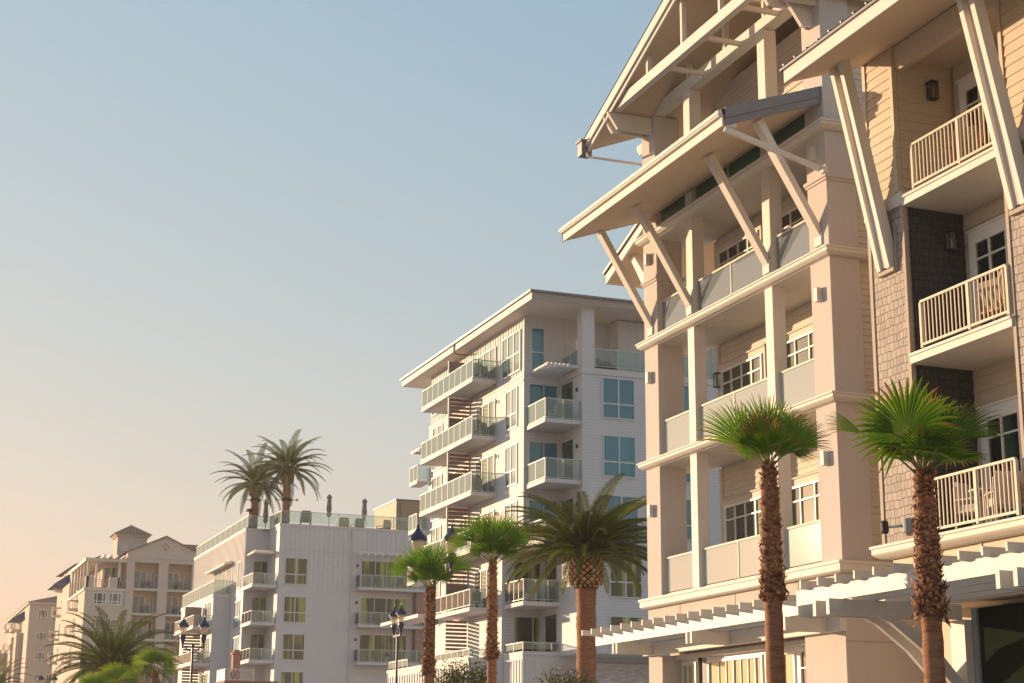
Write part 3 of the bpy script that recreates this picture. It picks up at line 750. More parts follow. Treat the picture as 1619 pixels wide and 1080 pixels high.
# roof
m = MB(); m.box(31.59, 52, 79.46, 102.46, 25.72, 25.76); rC = m.build('flat_roof', 'soffC', Cb)
m = MB(); m.box(31.55, 31.6, 79.4, 102.5, 25.69, 26.08); m.box(31.6, 52, 102.45, 102.5, 25.69, 26.08); m.build('fascia', 'whiteC', rC)
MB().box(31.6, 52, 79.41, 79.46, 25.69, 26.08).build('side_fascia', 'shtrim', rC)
m = MB(); m.box(31.43, 52, 79.3, 102.6, 26.082, 26.10); m.box(31.43, 31.55, 79.3, 102.6, 26.10, 26.21); m.box(31.55, 52, 79.3, 79.4, 26.10, 26.21)
m.add([(31.5,79.35,26.21),(52,79.35,26.21),(52,102.5,26.21),(31.5,102.5,26.21),(38,86,26.6),(50,86,26.6),(50,93,26.6),(38,93,26.6)], [(0,1,5,4),(1,2,6,5),(2,3,7,6),(3,0,4,7),(4,5,6,7)])
m.tube([(31.5, 91.9, 26.08), (31.5, 91.9, 25.6), (31.65, 91.9, 25.5), (32.4, 91.9, 25.5)], .05, 8)
m.build('gutter', 'roofmetal', rC)
# column at the top deck
m = MB(); m.box(34.66, 35.40, 79.85, 80.5, 22.35, 25.72); m.build('column', 'whiteC', Cb)
# deck parapet and rails
m = MB(); m.box(34.6, 50, 79.74, 79.8, 21.98, 22.32); m.box(34.6, 34.66, 79.8, YC, 21.98, 22.32); m.box(34.66, 50, 79.8, YC, 22.28, 22.34); m.build('deck_edge', 'whiteC', Cb)
glassrail(Cb, [(35.45, 79.85), (50, 79.85)], 22.4, 23.45, 1.35)
glassrail(Cb, [(34.7, YC-.05), (34.7, 80.5)], 22.4, 23.45, 1.3)
# street side balconies with privacy screens
for i, (z, zr) in enumerate(((22.95, 23.96), (19.64, 20.66), (16.42, 17.45), (13.2, 14.22))):
    m = MB(); m.prism([(30.95, z), (30.95, z-.22), (XC, z-.22), (XC, z)], 'Y', 87.0, 96.35)
    sl_ = m.build('balcony_slab', 'whiteC', Cb)
    glassrail(Cb, [(XC-.02, 87.05), (31.0, 87.05), (31.0, 96.3), (XC-.02, 96.3)], z, zr+.1, 1.02)
    # privacy screen below this slab
    zt = z-.22; zb = z-3.0
    if i == 0:
        s_ = MB().box(31.07, XC-.02, 91.45, 91.5, 23.0, 24.9).build('privacy_screen', 'screen', Cb)
        MB().box(31.02, 31.08, 91.42, 91.53, 22.95, 24.92).build('screen_post', 'whiteC', s_)
    m = MB(); n = 9
    for q in range(n):
        z1 = zt-.08-q*.235; m.box(31.12, XC-.08, 91.42, 91.46, z1-.16, z1)
    m.box(31.12, XC-.08, 91.47, 91.50, zb, zt-1.25)
    s_ = m.build('privacy_screen', 'screen', Cb)
    MB().box(31.04, 31.12, 91.38, 91.52, zb, zt).box(XC-.08, XC-.01, 91.4, 91.5, zb, zt).build('screen_post', 'whiteC', s_)
# far small balconies at the back corner
for z in (19.9, 16.8, 13.6):
    m = MB(); m.box(31.7, XC, 99.3, 100.9, z-1.12, z-.95); m.build('balcony_slab', 'whiteC', Cb)
    glassrail(Cb, [(XC, 99.35), (31.75, 99.35), (31.75, 100.9)], z-.95, z+.1, 1.)
m = MB()
for q in range(6): m.box(31.85+q*.11, 31.88+q*.11, 99.35, 101.2, 20.95, 21.12)
m.box(31.8, XC, 99.4, 99.46, 20.8, 20.95); m.build('rear_sunshade', 'whiteC', Cb)
# notch balconies
for z, zt in ((19.42, 20.52), (16.2, 17.3), (13.0, 14.1)):
    m = MB(); m.prism([(32.55, z), (32.55, z-.22), (34.65, z-.22), (34.65, z)], 'Y', 79.95, YC); m.build('balcony_slab', 'whiteC', Cb)
    glassrail(Cb, [(32.6, YC-.02), (32.6, 80.0), (34.63, 80.0)], z, zt, 1.35)
# small pergola over the top notch balcony
m = MB()
for q in range(8): m.box(32.75, 34.6, 80.4+q*.3, 80.43+q*.3, 22.36, 22.41)
for x in (32.78, 33.02, 33.26, 33.5, 33.74, 33.98, 34.22, 34.46): m.box(x, x+.035, 80.1, YC, 22.42, 22.52)
m.box(32.7, 34.65, 80.05, 80.12, 22.3, 22.42); m.build('sunshade', 'whiteC', Cb)
# notch glazing
for z0, z1, gl in ((19.45, 21.87, 'glC'), (16.23, 18.66, 'glC'), (13.03, 15.46, 'glC')):
    window(Cb, 'S', YC, 32.68, 34.42, z0, z1, (.52,), (), gl, 'frameC', .06, .05)
    window(Cb, 'W', 34.65, 80.9, 82.62, z0, z1, (), (), 'glK', 'frameC', .06, .05)
window(Cb, 'S', YC+.05, 32.83, 33.64, 22.6, 25.07, (), (.43,), 'glC', 'frameC', .06, .06, .07, 'whiteC')
window(Cb, 'S', 81.6, 39.3, 40.6, 22.5, 25.0, (), (.43,), 'glC', 'frameC', .06, .06)
# block windows facing the camera
for (x0, x1, z0, z1, gl) in ((35.79, 37.72, 19.62, 21.87, 'glC'), (35.80, 37.73, 16.46, 18.72, 'glC'), (35.9, 37.85, 13.3, 15.5, 'glC'), (36.13, 38.01, 10.1, 12.36, 'glD'), (36.12, 38.02, 7.5, 9.16, 'glD')):
    window(Cb, 'S', 79.8, x0, x1, z0, z1, (.5,), (.36,), gl, 'frameC', .06, .07)
for (x0, x1) in ((39.5, 41.4), (43, 44.9)):
    for z0 in (19.6, 16.4, 13.3, 10.1): window(Cb, 'S', 79.8, x0, x1, z0, z0+2.25, (.5,), (.36,), 'glC', 'frameC', .06, .07)
# street side windows
window(Cb, 'W', XC+.02, 83.25, 86.1, 22.72, 25.05, (.36, .68), (.46,), 'glS', 'frame', .07, .07)
window(Cb, 'W', XC+.02, 87.15, 90.2, 22.98, 24.98, (.33, .66), (), 'glS', 'frame', .07, .07, name='balcony_door')
window(Cb, 'W', XC+.02, 95.2, 98.75, 23.0, 25.0, (.33, .66), (), 'glS', 'frame', .07, .07)
window(Cb, 'W', XC+.02, 92.2, 94.6, 23.0, 24.95, (.5,), (), 'glS', 'frame', .07, .07, name='balcony_door')
for (zb, zt) in ((19.62, 21.87), (16.45, 18.7), (13.2, 15.5), (9.9, 12.3)):
    if zb > 12: window(Cb, 'W', XC, 83.62, 85.45, zb, zt, (.5,), (.36,), 'glS', 'frame', .07, .07)
    window(Cb, 'W', XC, 87.15, 90.25, zb, zt, (.33, .66), (), 'glA', 'frame', .07, .07, name='balcony_door')
    window(Cb, 'W', XC, 96.45, 98.4, zb-.2, zt+.3, (.5,), (), 'glS', 'frame', .07, .07)
    window(Cb, 'W', XC, 92.2, 94.6, zb, zt, (.5,), (), 'glS', 'frame', .07, .07, name='balcony_door')
for (x, y, z) in ((XC-.1, 86.75, 21.5), (XC-.1, 86.75, 18.35), (XC-.1, 86.75, 15.1)): MB().lathe([(0, 0), (.05, 0), (.06, .2), (0, .2)], (x, y, z), 8).build('wall_light', 'grey', Cb)
for z in (21.1, 18.0, 14.9, 8.9): MB().lathe([(0, 0), (.06, 0), (.06, .2), (0, .2)], (34.56, 80.4, z), 8).build('wall_light', 'black', Cb)
m = MB().lathe([(0, 0), (.07, 0), (.08, .1), (.05, .16), (0, .16)], (35.9, YC-.06, 24.3), 10); m.build('ceiling_lamp', 'bulb', Cb)
# lower loggia and balconies
m = MB(); m.box(XC, 34.65, 83.0, 85.9, 12.86, 12.95); m.build('loggia_ceiling', 'soffC', Cb)
m = MB(); m.prism([(32.55, 10.05), (32.55, 9.83), (50, 9.83), (50, 10.05)], 'Y', 83.0, 85.9); m.build('balcony_slab', 'whiteC', Cb)
glassrail(Cb, [(32.6, 85.85), (32.6, 83.05), (34.7, 83.05), (36.1, 83.05)], 10.1, 11.24, .75, gl='rgD')
for z0, z1 in ((10.1, 12.5), (7.45, 9.5)):
    window(Cb, 'S', 85.9, 33.1, 36.0, z0, z1, (.4, .82), (), 'glD', 'frameC', .06, .05)
    window(Cb, 'W', 34.65, 83.2, 85.0, z0, z1, (), (), 'glK', 'frameC', .06, .05)
m = MB(); m.prism([(30.95, 10.0), (30.95, 9.78), (XC, 9.78), (XC, 10.0)], 'Y', 87.0, 93.1); m.build('balcony_slab', 'whiteC', Cb)
glassrail(Cb, [(XC, 87.05), (31.0, 87.05), (31.0, 93.0), (XC, 93.0)], 10.05, 11.0, .95, gl='rgD')
m = MB(); m.prism([(30.95, 10.35), (30.95, 10.15), (XC, 10.15), (XC, 10.35)], 'Y', 96.2, 104.0); m.build('balcony_slab', 'whiteC', Cb)
# podium
m = MB(); m.box(32.58, 50, 83.05, 86, 0, 7.22); battens(m, 'W', 32.58, 83.15, 86, 0, 6.98, .38, .05, .04); battens(m, 'S', 83.05, 32.68, 36.2, 0, 6.98, .55, .03, .015)
m.box(31.0, XC+.2, 87.15, 102.3, 0, 7.1); battens(m, 'W', 31.0, 87.3, 102.2, 0, 6.85, .5, .06, .05); battens(m, 'S', 87.15, 31.1, 32.4, 0, 6.85, .55, .03, .015)
m.build('podium', 'whiteC', Cb)
m = MB(); m.box(32.54, 50, 83.0, 86, 7.22, 7.42); m.box(32.55, 32.58, 83.02, 86, 6.98, 7.22); m.box(30.95, XC+.2, 87.1, 102.4, 7.1, 7.28); m.build('podium_cap', 'whiteC', Cb)
m = MB(); m.box(36.2, 50, 82.9, 83.04, 0, 6.9); m.build('brick_wall', 'whbrick', Cb)
glassrail(Cb, [(32.62, 85.9), (32.62, 83.12), (37.5, 83.12)], 7.42, 7.92, 1.5, bottom=False)
glassrail(Cb, [(31.05, 93.0), (31.05, 87.2), (XC, 87.2)], 7.28, 7.75, .95, bottom=False)
glassrail(Cb, [(31.05, 102.2), (31.05, 98.4)], 7.28, 7.8, 1., bottom=False)
m = MB()
for q in range(9): m.box(31.1, XC-.05, 91.42, 91.46, 9.6-q*.22-.15, 9.6-q*.22)
m.build('privacy_screen', 'screen', Cb)

# ================================================================== BUILDING D : low white block with roof deck
Db = empty('apartment_building', (32, 138, 0), 'low white block with a glass-railed roof deck, two palms and folded parasols on top', 'building')
YD = 138.0
m = MB(); m.box(32, 52, YD, 160, 0, 15.55); m.build('wall', 'lapC', Db)
m = MB(); m.box(32.02, 52, YD+.02, 160, 15.55, 21.1); battens(m, 'S', YD+.02, 32.1, 46.5, 15.8, 21.05, .42, .05, .03)
m.box(30.0, 38, 142.14, 166, 0, 21.1); battens(m, 'W', 30.0, 142.3, 165.9, 16.2, 21.05, .5, .06, .05); battens(m, 'S', 142.14, 30.1, 32, 18.7, 21.05, .5, .05, .03)
m.build('upper_wall', 'whiteC', Db)
m = MB(); m.box(31.95, 52, YD-.05, 138.4, 21.1, 21.3); m.box(31.95, 32.3, 138.4, 142.1, 21.1, 21.3); m.box(29.94, 38, 142.08, 142.5, 21.1, 21.31); m.box(29.94, 30.3, 142.5, 166.06, 21.1, 21.31)
m.box(31.97, 52, YD-.03, YD+.02, 15.5, 15.78); m.box(31.98, 47, YD-.01, YD+.02, 19.05, 19.12)
m.build('parapet_cap', 'whiteC', Db)
m = MB(); m.box(30.2, 52, 142.3, 165.8, 21.1, 21.14); m.box(32.2, 52, 138.3, 142.3, 21.1, 21.13); m.build('roof_deck', 'wick', Db)
glassrail(Db, [(52, YD+.1), (32.1, YD+.1), (32.1, 142.2), (30.15, 142.2), (30.15, 165.9)], 21.3, 22.4, 2.4, 'railC', 'rgC', .05, .045, bottom=False)
for k, (z, s_) in enumerate(((15.95, 0), (12.82, 0), (9.72, 0))):
    # left balconies in the corner
    m = MB(); m.prism([(29.85, z+.15), (29.85, z-.08), (32, z-.08), (32, z+.15)], 'Y', 138.15, 142.14); m.build('balcony_slab', 'whiteC', Db)
    glassrail(Db, [(29.95, 142.1), (29.95, 138.3), (31.95, 138.3)], z+.15, z+1.12, 1.1, gl='rgC' if k == 0 else 'rgD')
    window(Db, 'S', 142.14, 30.72, 32.0, z+.15, z+2.55, (.55,), (), 'glD', 'frameC', .05, .05)
    # right balconies
    m = MB(); m.box(38.75, 46.5, 136.7, 138, z-.08, z+.14); m.build('balcony_slab', 'whiteC', Db)
    glassrail(Db, [(38.8, 138), (38.8, 136.75), (46, 136.75)], z+.14, z+1.2, 1.1, gl='rgD')
    window(Db, 'S', YD, 39.2, 43.4, z+.15, z+2.55, (.3, .55, .72), (), 'glD', 'frameC', .06, .06)
    MB().lathe([(0, 0), (.09, 0), (.09, .2), (0, .2)], (38.87, 137.9, z+1.95), 8).build('wall_light', 'black', Db)
    m = MB(); m.box(43.9, 46.2, 137.0, 137.95, z-2.6, z-.08); m.build('side_screen', 'screen', Db)
for (z0, z1) in ((16.17, 18.42), (13.0, 15.2), (9.9, 12.1), (6.8, 9.0)):
    window(Db, 'S', YD, 32.55, 34.5, z0, z1, (.5,), (.38,), 'glD', 'frameC', .06, .07)
m = MB()
for q in range(7): m.box(30.3+q*.25, 30.36+q*.25, 139.4, 142.1, 19.0, 19.12)
m.box(30.2, 32, 139.3, 139.4, 18.85, 19.0); m.box(30.15, 30.22, 139.4, 142.1, 18.85, 19.0)
for q in range(12): m.box(38.7+q*.62, 38.82+q*.62, 136.4, 137.95, 18.75, 18.95)
m.box(38.6, 46, 136.5, 136.62, 18.95, 19.05); m.build('sunshade', 'soffC', Db)
window(Db, 'W', 30.0, 143.3, 144.6, 16.3, 18.6, (), (), 'glS', 'frame', .06, .06); window(Db, 'W', 30.0, 147, 149.5, 16.3, 18.6, (.5,), (), 'glS', 'frame', .06, .06); window(Db, 'W', 30.0, 151, 155, 16.3, 18.6, (.5,), (), 'glS', 'frame', .06, .06)
m = MB(); m.prism([(30, 18.75), (29.2, 18.6), (29.2, 18.8), (30, 19.0)], 'Y', 147, 156); m.build('canopy', 'soffC', Db)
for (y0, y1) in ((143.2, 145.4),):
    for z0 in (12.9, 9.8, 6.7): window(Db, 'W', 30.0, y0, y1, z0, z0+2.3, (.5,), (.4,), 'glC', 'frameC', .06, .06)
for (x, z) in ((36.2, 17.6), (37.4, 12.1), (36.4, 7.9)): MB().box(x, x+.28, YD-.05, YD, z, z+.22).build('wall_vent', 'frameC', Db)
MB().tube([(45.0, YD-.08, 21.0), (45.0, YD-.08, .3)], .06, 8).build('downpipe', 'whiteC', Db)
MB().tube([(38.3, YD-.07, 21.0), (38.3, YD-.07, .3)], .05, 8).build('downpipe', 'whiteC', Db)
# lower street wing
m = MB(); m.box(28.46, 30.0, 147.35, 163, 0, 15.7); m.build('wing_wall', 'lapC', Db)
m = MB(); m.box(28.4, 30.0, 147.28, 163.1, 15.7, 16.05); m.build('wing_cap', 'whiteC', Db)
glassrail(Db, [(30, 147.4), (28.5, 147.4), (28.5, 163)], 16.05, 17.25, 1.1, bottom=False)
for z in (13.05, 9.9, 6.8):
    m = MB(); m.prism([(26.75, z+.13), (26.75, z-.1), (28.46, z-.1), (28.46, z+.13)], 'Y', 147.3, 156.6); m.build('balcony_slab', 'whiteC', Db)
    glassrail(Db, [(28.45, 147.35), (26.8, 147.35), (26.8, 156.5)], z+.13, z+1.1, .95, gl='rgD')
    window(Db, 'W', 28.46, 148.3, 150.8, z+.15, z+2.4, (.5,), (), 'glS', 'frame', .06, .06, name='balcony_door')
    m = MB(); m.box(26.9, 28.4, 152.2, 152.26, z+.13, z+2.2) if z > 13 else [m.box(26.9, 28.4, 152.2, 152.26, z+.4+q*.26, z+.58+q*.26) for q in range(10)]
    m.build('privacy_screen', 'screen', Db)
# roof top room
PH = MB(); PH.box(45.29, 56, 148, 155.2, 21.1, 25.5)
ph = PH.build('roof_room', lapmat('tan_slat_cladding', (.40, .27, .15), .3), Db)
MB().box(45.2, 56, 147.9, 155.3, 25.5, 25.62).build('roof_room_cap', 'roofmetal', ph)

# ================================================================== BUILDING E : pink Spanish style building
Eb = empty('tower_building', (28.95, 205, 0), 'pinkish stucco building with gabled bay, clay roof tiles and square tower', 'building')
YE = 205.0
m = MB()
for (x0, x1) in ((28.95, 29.88), (32.76, 33.92), (36.82, 38.0)): m.box(x0, x1, YE, 207, 0, 25.1)
m.prism([(28.95, 25.1), (38.0, 25.1), (38.0, 26.3), (33.45, 28.4), (28.95, 26.3)], 'Y', YE, 207)
m.box(28.95, 38, 206.8, 225, 0, 26.2)
m.box(28.9, 38.05, YE-.06, YE, 25.58, 25.7)
m.box(24.2, 28.95, 205.3, 222, 0, 21.8); m.box(24.2, 25.2, 205.3, 206.2, 21.8, 23.2); m.box(27.0, 28.2, 205.3, 206.0, 21.8, 23.2)
m.box(38, 60, 207.5, 225, 0, 26.0); m.box(25.0, 29, 222, 244, 0, 26.5); m.box(24.2, 27, 222, 230, 0, 24)
m.box(26.5, 29, 208, 222, 21.8, 25.2)
m.build('wall', 'stE', Eb)
m = MB(); m.box(29.88, 36.82, 206.7, 206.8, 0, 25.1); m.build('recess_wall', 'stE2', Eb)
for z in (21.95, 18.98, 15.97, 12.9, 9.9):
    for (x0, x1) in ((29.88, 32.76), (33.92, 36.82)):
        m = MB(); m.box(x0, x1, YE-.1, 206.7, z-.22, z); m.build('balcony_slab', 'trimE', Eb)
        barrail(Eb, [(x0+.03, YE), (x1-.03, YE)], z, z+1.1, .22, 'grey', .03)
        window(Eb, 'S', 206.7, x0+.15, x0+1.7, z+.05, z+2.3, (.5,), (), 'glE', 'frame', .08, .08)
        window(Eb, 'S', 206.7, x1-.65, x1-.2, z+.05, z+2.3, (), (), 'glK', 'frame', .07, .06)
m = MB(); m.box(24.1, 28.95, 205.2, 205.3, 21.55, 21.85); m.box(24.05, 24.2, 205.3, 222, 21.55, 21.85); m.box(24.0, 29.0, 205.0, 205.1, 25.0, 25.4); m.box(24.0, 24.1, 205.1, 222, 25.0, 25.4)
m.box(24.1, 28.95, 205.1, 222, 25.2, 25.3)
for x, y in ((24.3, 205.3), (25.3, 205.3), (28.0, 205.3), (24.2, 208), (24.2, 211), (24.2, 214), (24.2, 217), (24.2, 220)): m.box(x, x+.25, y, y+.25, 21.8, 25.2)
for q in range(4): m.box(26.0+q*.8, 26.2+q*.8, 203.9, 208, 25.5, 25.75)
m.build('loggia', 'trimE', Eb)
for x0 in (25.24, 27.04):
    for z1 in (21.31, 18.2, 15.2): window(Eb, 'S', 205.3, x0, x0+1.5, z1-1.4, z1, (.27, .73), (.25,), 'glE', 'frame', .09, .09)
window(Eb, 'S', 208, 26.6, 28.7, 22.0, 24.7, (.4,), (), 'glK', 'frame', .07, .06)
for z in (24.7,): window(Eb, 'S', 207.5, 38.5, 40.2, z-2.3, z, (.4,), (.25,), 'glE', 'frame', .09, .09)
barrail(Eb, [(25.2, 205.5), (27.0, 205.5)], 21.85, 22.9, .25, 'grey', .03); barrail(Eb, [(28.2, 205.5), (28.95, 205.5)], 21.85, 22.9, .25, 'grey', .03)
m = MB()
for dx, dz in ((0, .3), (0, -.3), (.3, 0), (-.3, 0)): m.box(33.45+dx-.12, 33.45+dx+.12, YE-.03, YE+.02, 27.15+dz-.12, 27.15+dz+.12)
m.build('gable_vent', 'redb', Eb)
m = MB()
m.add([(28.6,204.8,26.25),(33.45,204.8,28.5),(38.3,204.8,26.25),(28.6,212,26.25),(33.45,218,28.5),(38.3,212,26.25),(28.6,204.8,26.12),(33.45,204.8,28.34),(38.3,204.8,26.12)],
      [(0,1,4,3),(1,2,5,4),(0,6,7,1),(1,7,8,2)])
m.add([(37.0,207.2,25.95),(60,207.2,25.95),(60,214,28.7),(35,214,28.7),(60,214,28.75),(35,225,25)], [(0,1,2,3)])
m.add([(24.6,221.8,26.4),(29.3,221.8,26.4),(29.3,244.5,27.0),(24.6,244.5,27.0),(29.3,233,29)], [(0,1,4),(0,4,3),(3,4,2)])
m.add([(24.6,205.4,25.42),(29.2,205.4,25.42),(29.2,222,25.42),(24.6,222,25.42),(28.5,214,26.6)], [(0,1,4),(1,2,4),(2,3,4),(3,0,4)])
m.build('tiled_roof', 'tile', Eb)
tw = MB(); tw.box(28.28, 31.9, 210, 213.6, 22, 28.85); tw.box(28.1, 32.1, 209.8, 213.8, 28.75, 28.95); tw.box(27.95, 32.3, 209.65, 213.95, 28.95, 29.1)
twr = tw.build('tower', 'stE', Eb)
m = MB(); cx, cy = 30.1, 211.8; e = 2.35
m.add([(cx-e,cy-e,29.1),(cx+e,cy-e,29.1),(cx+e,cy+e,29.1),(cx-e,cy+e,29.1),(cx,cy,30.5)], [(0,1,4),(1,2,4),(2,3,4),(3,0,4),(3,2,1,0)]); m.build('tower_roof', 'tile', twr)
m = MB()
for x0 in (28.75, 30.3): m.box(x0, x0+.9, 209.97, 210, 27.0, 27.9)
m.build('blind_window', 'trimE', twr)
for (y, z, w_) in ((213, 19.9, 1.), (214.5, 16.8, 1), (216, 13.6, 1.), (236, 24.3, 1), (237, 21.0, 1), (238, 17.9, 1), (238, 14.7, 1)):
    m = MB(); m.lathe([(.0, -.25), (.9, -.25), (1.1, 0), (0, 0)], (24.15 if y < 230 else 24.7, y, z), 10); m.build('balcony_slab', 'trimE', Eb)
    m = MB()
    for q in range(10):
        a = q*2*PI/10; m.box((24.15 if y < 230 else 24.7)+math.cos(a)*1.0-.04, (24.15 if y < 230 else 24.7)+math.cos(a)*1.0+.04, y+math.sin(a)*1.0-.04, y+math.sin(a)*1.0+.04, z, z+1.)
    m.lathe([(.96, .97), (1.06, .97), (1.06, 1.03), (.96, 1.03)], (24.15 if y < 230 else 24.7, y, z), 10); m.build('railing', 'trimE', Eb)
    window(Eb, 'W', 24.2 if y < 230 else 25.0, y-.7, y+.7, z+.05, z+2.2, (), (), 'glK', 'frame', .08, .06)
m = MB(); m.add([(25.0,230,26.0),(25.0,240.5,26.0),(23.2,240.5,24.7),(23.2,230,24.7),(25.0,230,24.7),(25.0,240.5,24.7)], [(0,1,2,3),(0,3,4),(1,5,2),(3,2,5,4)])
m.build('awning', 'awning', Eb)

# ================================================================== BUILDING F : farthest pink building
Fb = empty('apartment_building', (21.92, 250, 0), 'farthest pinkish stucco block with hipped tile roof and small blue awning at the left edge', 'building')
m = MB(); m.box(21.92, 32, 250, 286, 0, 23.6); m.box(21.0, 21.92, 258, 262, 0, 20); m.box(21.1, 21.92, 268, 272, 0, 20)
m.build('wall', 'stE', Fb)
m = MB(); m.box(21.6, 32.3, 249.7, 286.3, 23.6, 23.85); m.box(21.85, 22.02, 249.93, 250, 0, 23.6); m.build('eave', 'trimE', Fb)
m = MB(); m.add([(21.5,249.6,23.85),(32.4,249.6,23.85),(32.4,286.4,23.85),(21.5,286.4,23.85),(27,256,25.6),(27,280,25.6)], [(0,1,4),(1,2,5,4),(2,3,5),(3,0,4,5)]); m.build('tiled_roof', 'tile', Fb)
for x0 in (23.15, 24.85, 27.2):
    for z1 in (22.8, 19.6, 16.8, 13.7): window(Fb, 'S', 250, x0, x0+1.3, z1-1.5, z1, (.27, .73), (.25,), 'glE', 'frame', .09, .09)
for (y, zz) in ((264.5, (20.8, 17.6, 14.4, 11.4)), (276, (21.5, 18.3, 15.0, 12.0))):
    for z in zz:
        m = MB(); m.box(20.6, 21.92, y-2, y+2, z-.2, z); m.build('balcony_slab', 'trimE', Fb)
        barrail(Fb, [(21.9, y-2), (20.65, y-2), (20.65, y+2)], z, z+1.1, .4, 'trimE', .07)
        window(Fb, 'W', 21.92, y-1.2, y+1.2, z+.05, z+2.2, (), (), 'glK', 'frame', .08, .06)
for z in (16.4, 13.3):
    m = MB(); m.box(18.6, 20.2, 284.5, 286, z-.2, z); m.build('balcony_slab', 'trimE', Fb)
    barrail(Fb, [(20.2, 284.5), (18.65, 284.5), (18.65, 286)], z, z+1.3, .5, 'trimE', .1)
m = MB(); m.box(20.0, 21.92, 284.6, 300, 0, 19); m.build('rear_wall', 'stE2', Fb)
m = MB(); m.add([(21.9,258,23.2),(21.9,268,23.2),(20.3,268,22.1),(20.3,258,22.1),(21.9,258,22.1),(21.9,268,22.1)], [(0,1,2,3),(0,3,4),(1,5,2),(3,2,5,4)]); m.build('awning', 'awning', Fb)

# ================================================================== PALMS
SR = Vector((.934, -.358, 0)); ST = Vector((-.358, -.934, 0)); SU = Vector((0, 0, 1))
def sv(r, t, u): return SR*r+ST*t+SU*u
def fan_leaf(mb, pet, base, hub, axis, nrm, rad, spread, nseg=38, fold=.25, droop=.2, dry=0.):
    base = Vector(base); hub = Vector(hub)
    a = axis.normalized(); nrm = (nrm-a*nrm.dot(a)).normalized(); s = a.cross(nrm).normalized()
    # stalk
    mid = (base+hub)/2+Vector((0, 0, .06))
    pet.tube([base, (base*2+mid)/3+Vector((0, 0, .01)), mid, (mid+hub*2)/3+Vector((0, 0, .01)), hub+a*.05], [.022, .017, .014, .012, .008], 5)
    half = R(spread)/2; tone = random.random()
    for i in range(nseg):
        th = -half+2*half*(i+.5)/nseg; dth = half/nseg
        L = rad*(1-.30*(abs(th)/PI)**1.5)*random.uniform(.93, 1.04)
        side = abs(th)/PI
        rr = random.random(); v = []; c = []; f = []
        jit = random.uniform(-.02, .02)
        st = (.03, .25, .55, .74, .89, 1.)
        wid = (.25, 1., 1.0, .78, .45, .05)
        for q, (t, wf) in enumerate(zip(st, wid)):
            r_ = L*t; d = a*math.cos(th+jit*t)+s*math.sin(th+jit*t); e = -a*math.sin(th)+s*math.cos(th)
            # cup the blade and let tips sag
            off = nrm*(fold*r_*(side*1.6)**2) + Vector((0, 0, -1))*(droop*rad*max(0, t-.45)**2*2.2*(.5+rr))
            p = hub+d*r_+off
            w = math.tan(dth)*min(r_, L*.55)*wf*1.0
            rid = nrm*(-w*.55)
            v += [p-e*w, p+rid, p+e*w]
            tt = min(1, max(0, t*(.86)+(.12 if rr > .82 else 0)+dry))
            c += [(tt, rr, tone)]*3
            if q:
                o = q*3; f += [(o-3, o-2, o+1, o), (o-2, o-1, o+2, o+1)]
        mb.add(v, f, c)
def shag(mb, c, z0, z1, r0, r1, n, size=.12):
    """frayed old leaf bases spiralling up the stem"""
    for i in range(n):
        t = (i+.5)/n; z = z0+(z1-z0)*t; r = r0+(r1-r0)*t; a = i*2.39996+random.uniform(-.3, .3)
        d = Vector((math.cos(a), math.sin(a), 0)); s = Vector((-math.sin(a), math.cos(a), 0))
        L = size*random.uniform(.6, 1.5); w = size*random.uniform(.28, .5); til = random.uniform(.15, .95)
        up = (Vector((0, 0, 1))*(1-til*.55)+d*til*.8).normalized()
        if random.random() < .18: up = (up+Vector((0, 0, -1.4))).normalized()
        p = Vector((c[0], c[1], z))+d*(r-.01); sh = s*random.uniform(-.04, .04)
        q = random.random(); k = random.random()
        tip = p+up*L+sh; mid_ = p+up*L*.55+sh*.5+d*.012
        mb.add([p-s*w, p+s*w, mid_+s*w*.8, mid_-s*w*.8, tip+s*w*.25, tip-s*w*.3, p+d*-.02],
               [(0,1,2,3), (3,2,4,5)], [(.05+.2*k, q, k), (.05, q, k), (.5, q, k), (.5, q, k), (.95, q, k), (.9, q, k), (0, q, k)])
def trunk_mesh(c, zs, rs, n=20, lean=(0, 0)):
    m = MB(); v = []; f = []
    for i, (z, r) in enumerate(zip(zs, rs)):
        for k in range(n):
            a = 2*PI*k/n; rr = r*(1+.035*math.sin(k*3+z*9)+random.uniform(-.02, .02))
            t = (z-zs[0])/(zs[-1]-zs[0]); v.append((c[0]+lean[0]*t+rr*math.cos(a), c[1]+lean[1]*t+rr*math.sin(a), z))
    for i in range(len(zs)-1):
        for k in range(n): f.append((i*n+k, i*n+(k+1) % n, (i+1)*n+(k+1) % n, (i+1)*n+k))
    f.append(tuple(range((len(zs)-1)*n, len(zs)*n)))
    return m.add(v, f)
def interp(z, pts):
    for (a, ra), (b, rb_) in zip(pts, pts[1:]):
        if z <= b: return ra+(rb_-ra)*(z-a)/(b-a)
    return pts[-1][1]
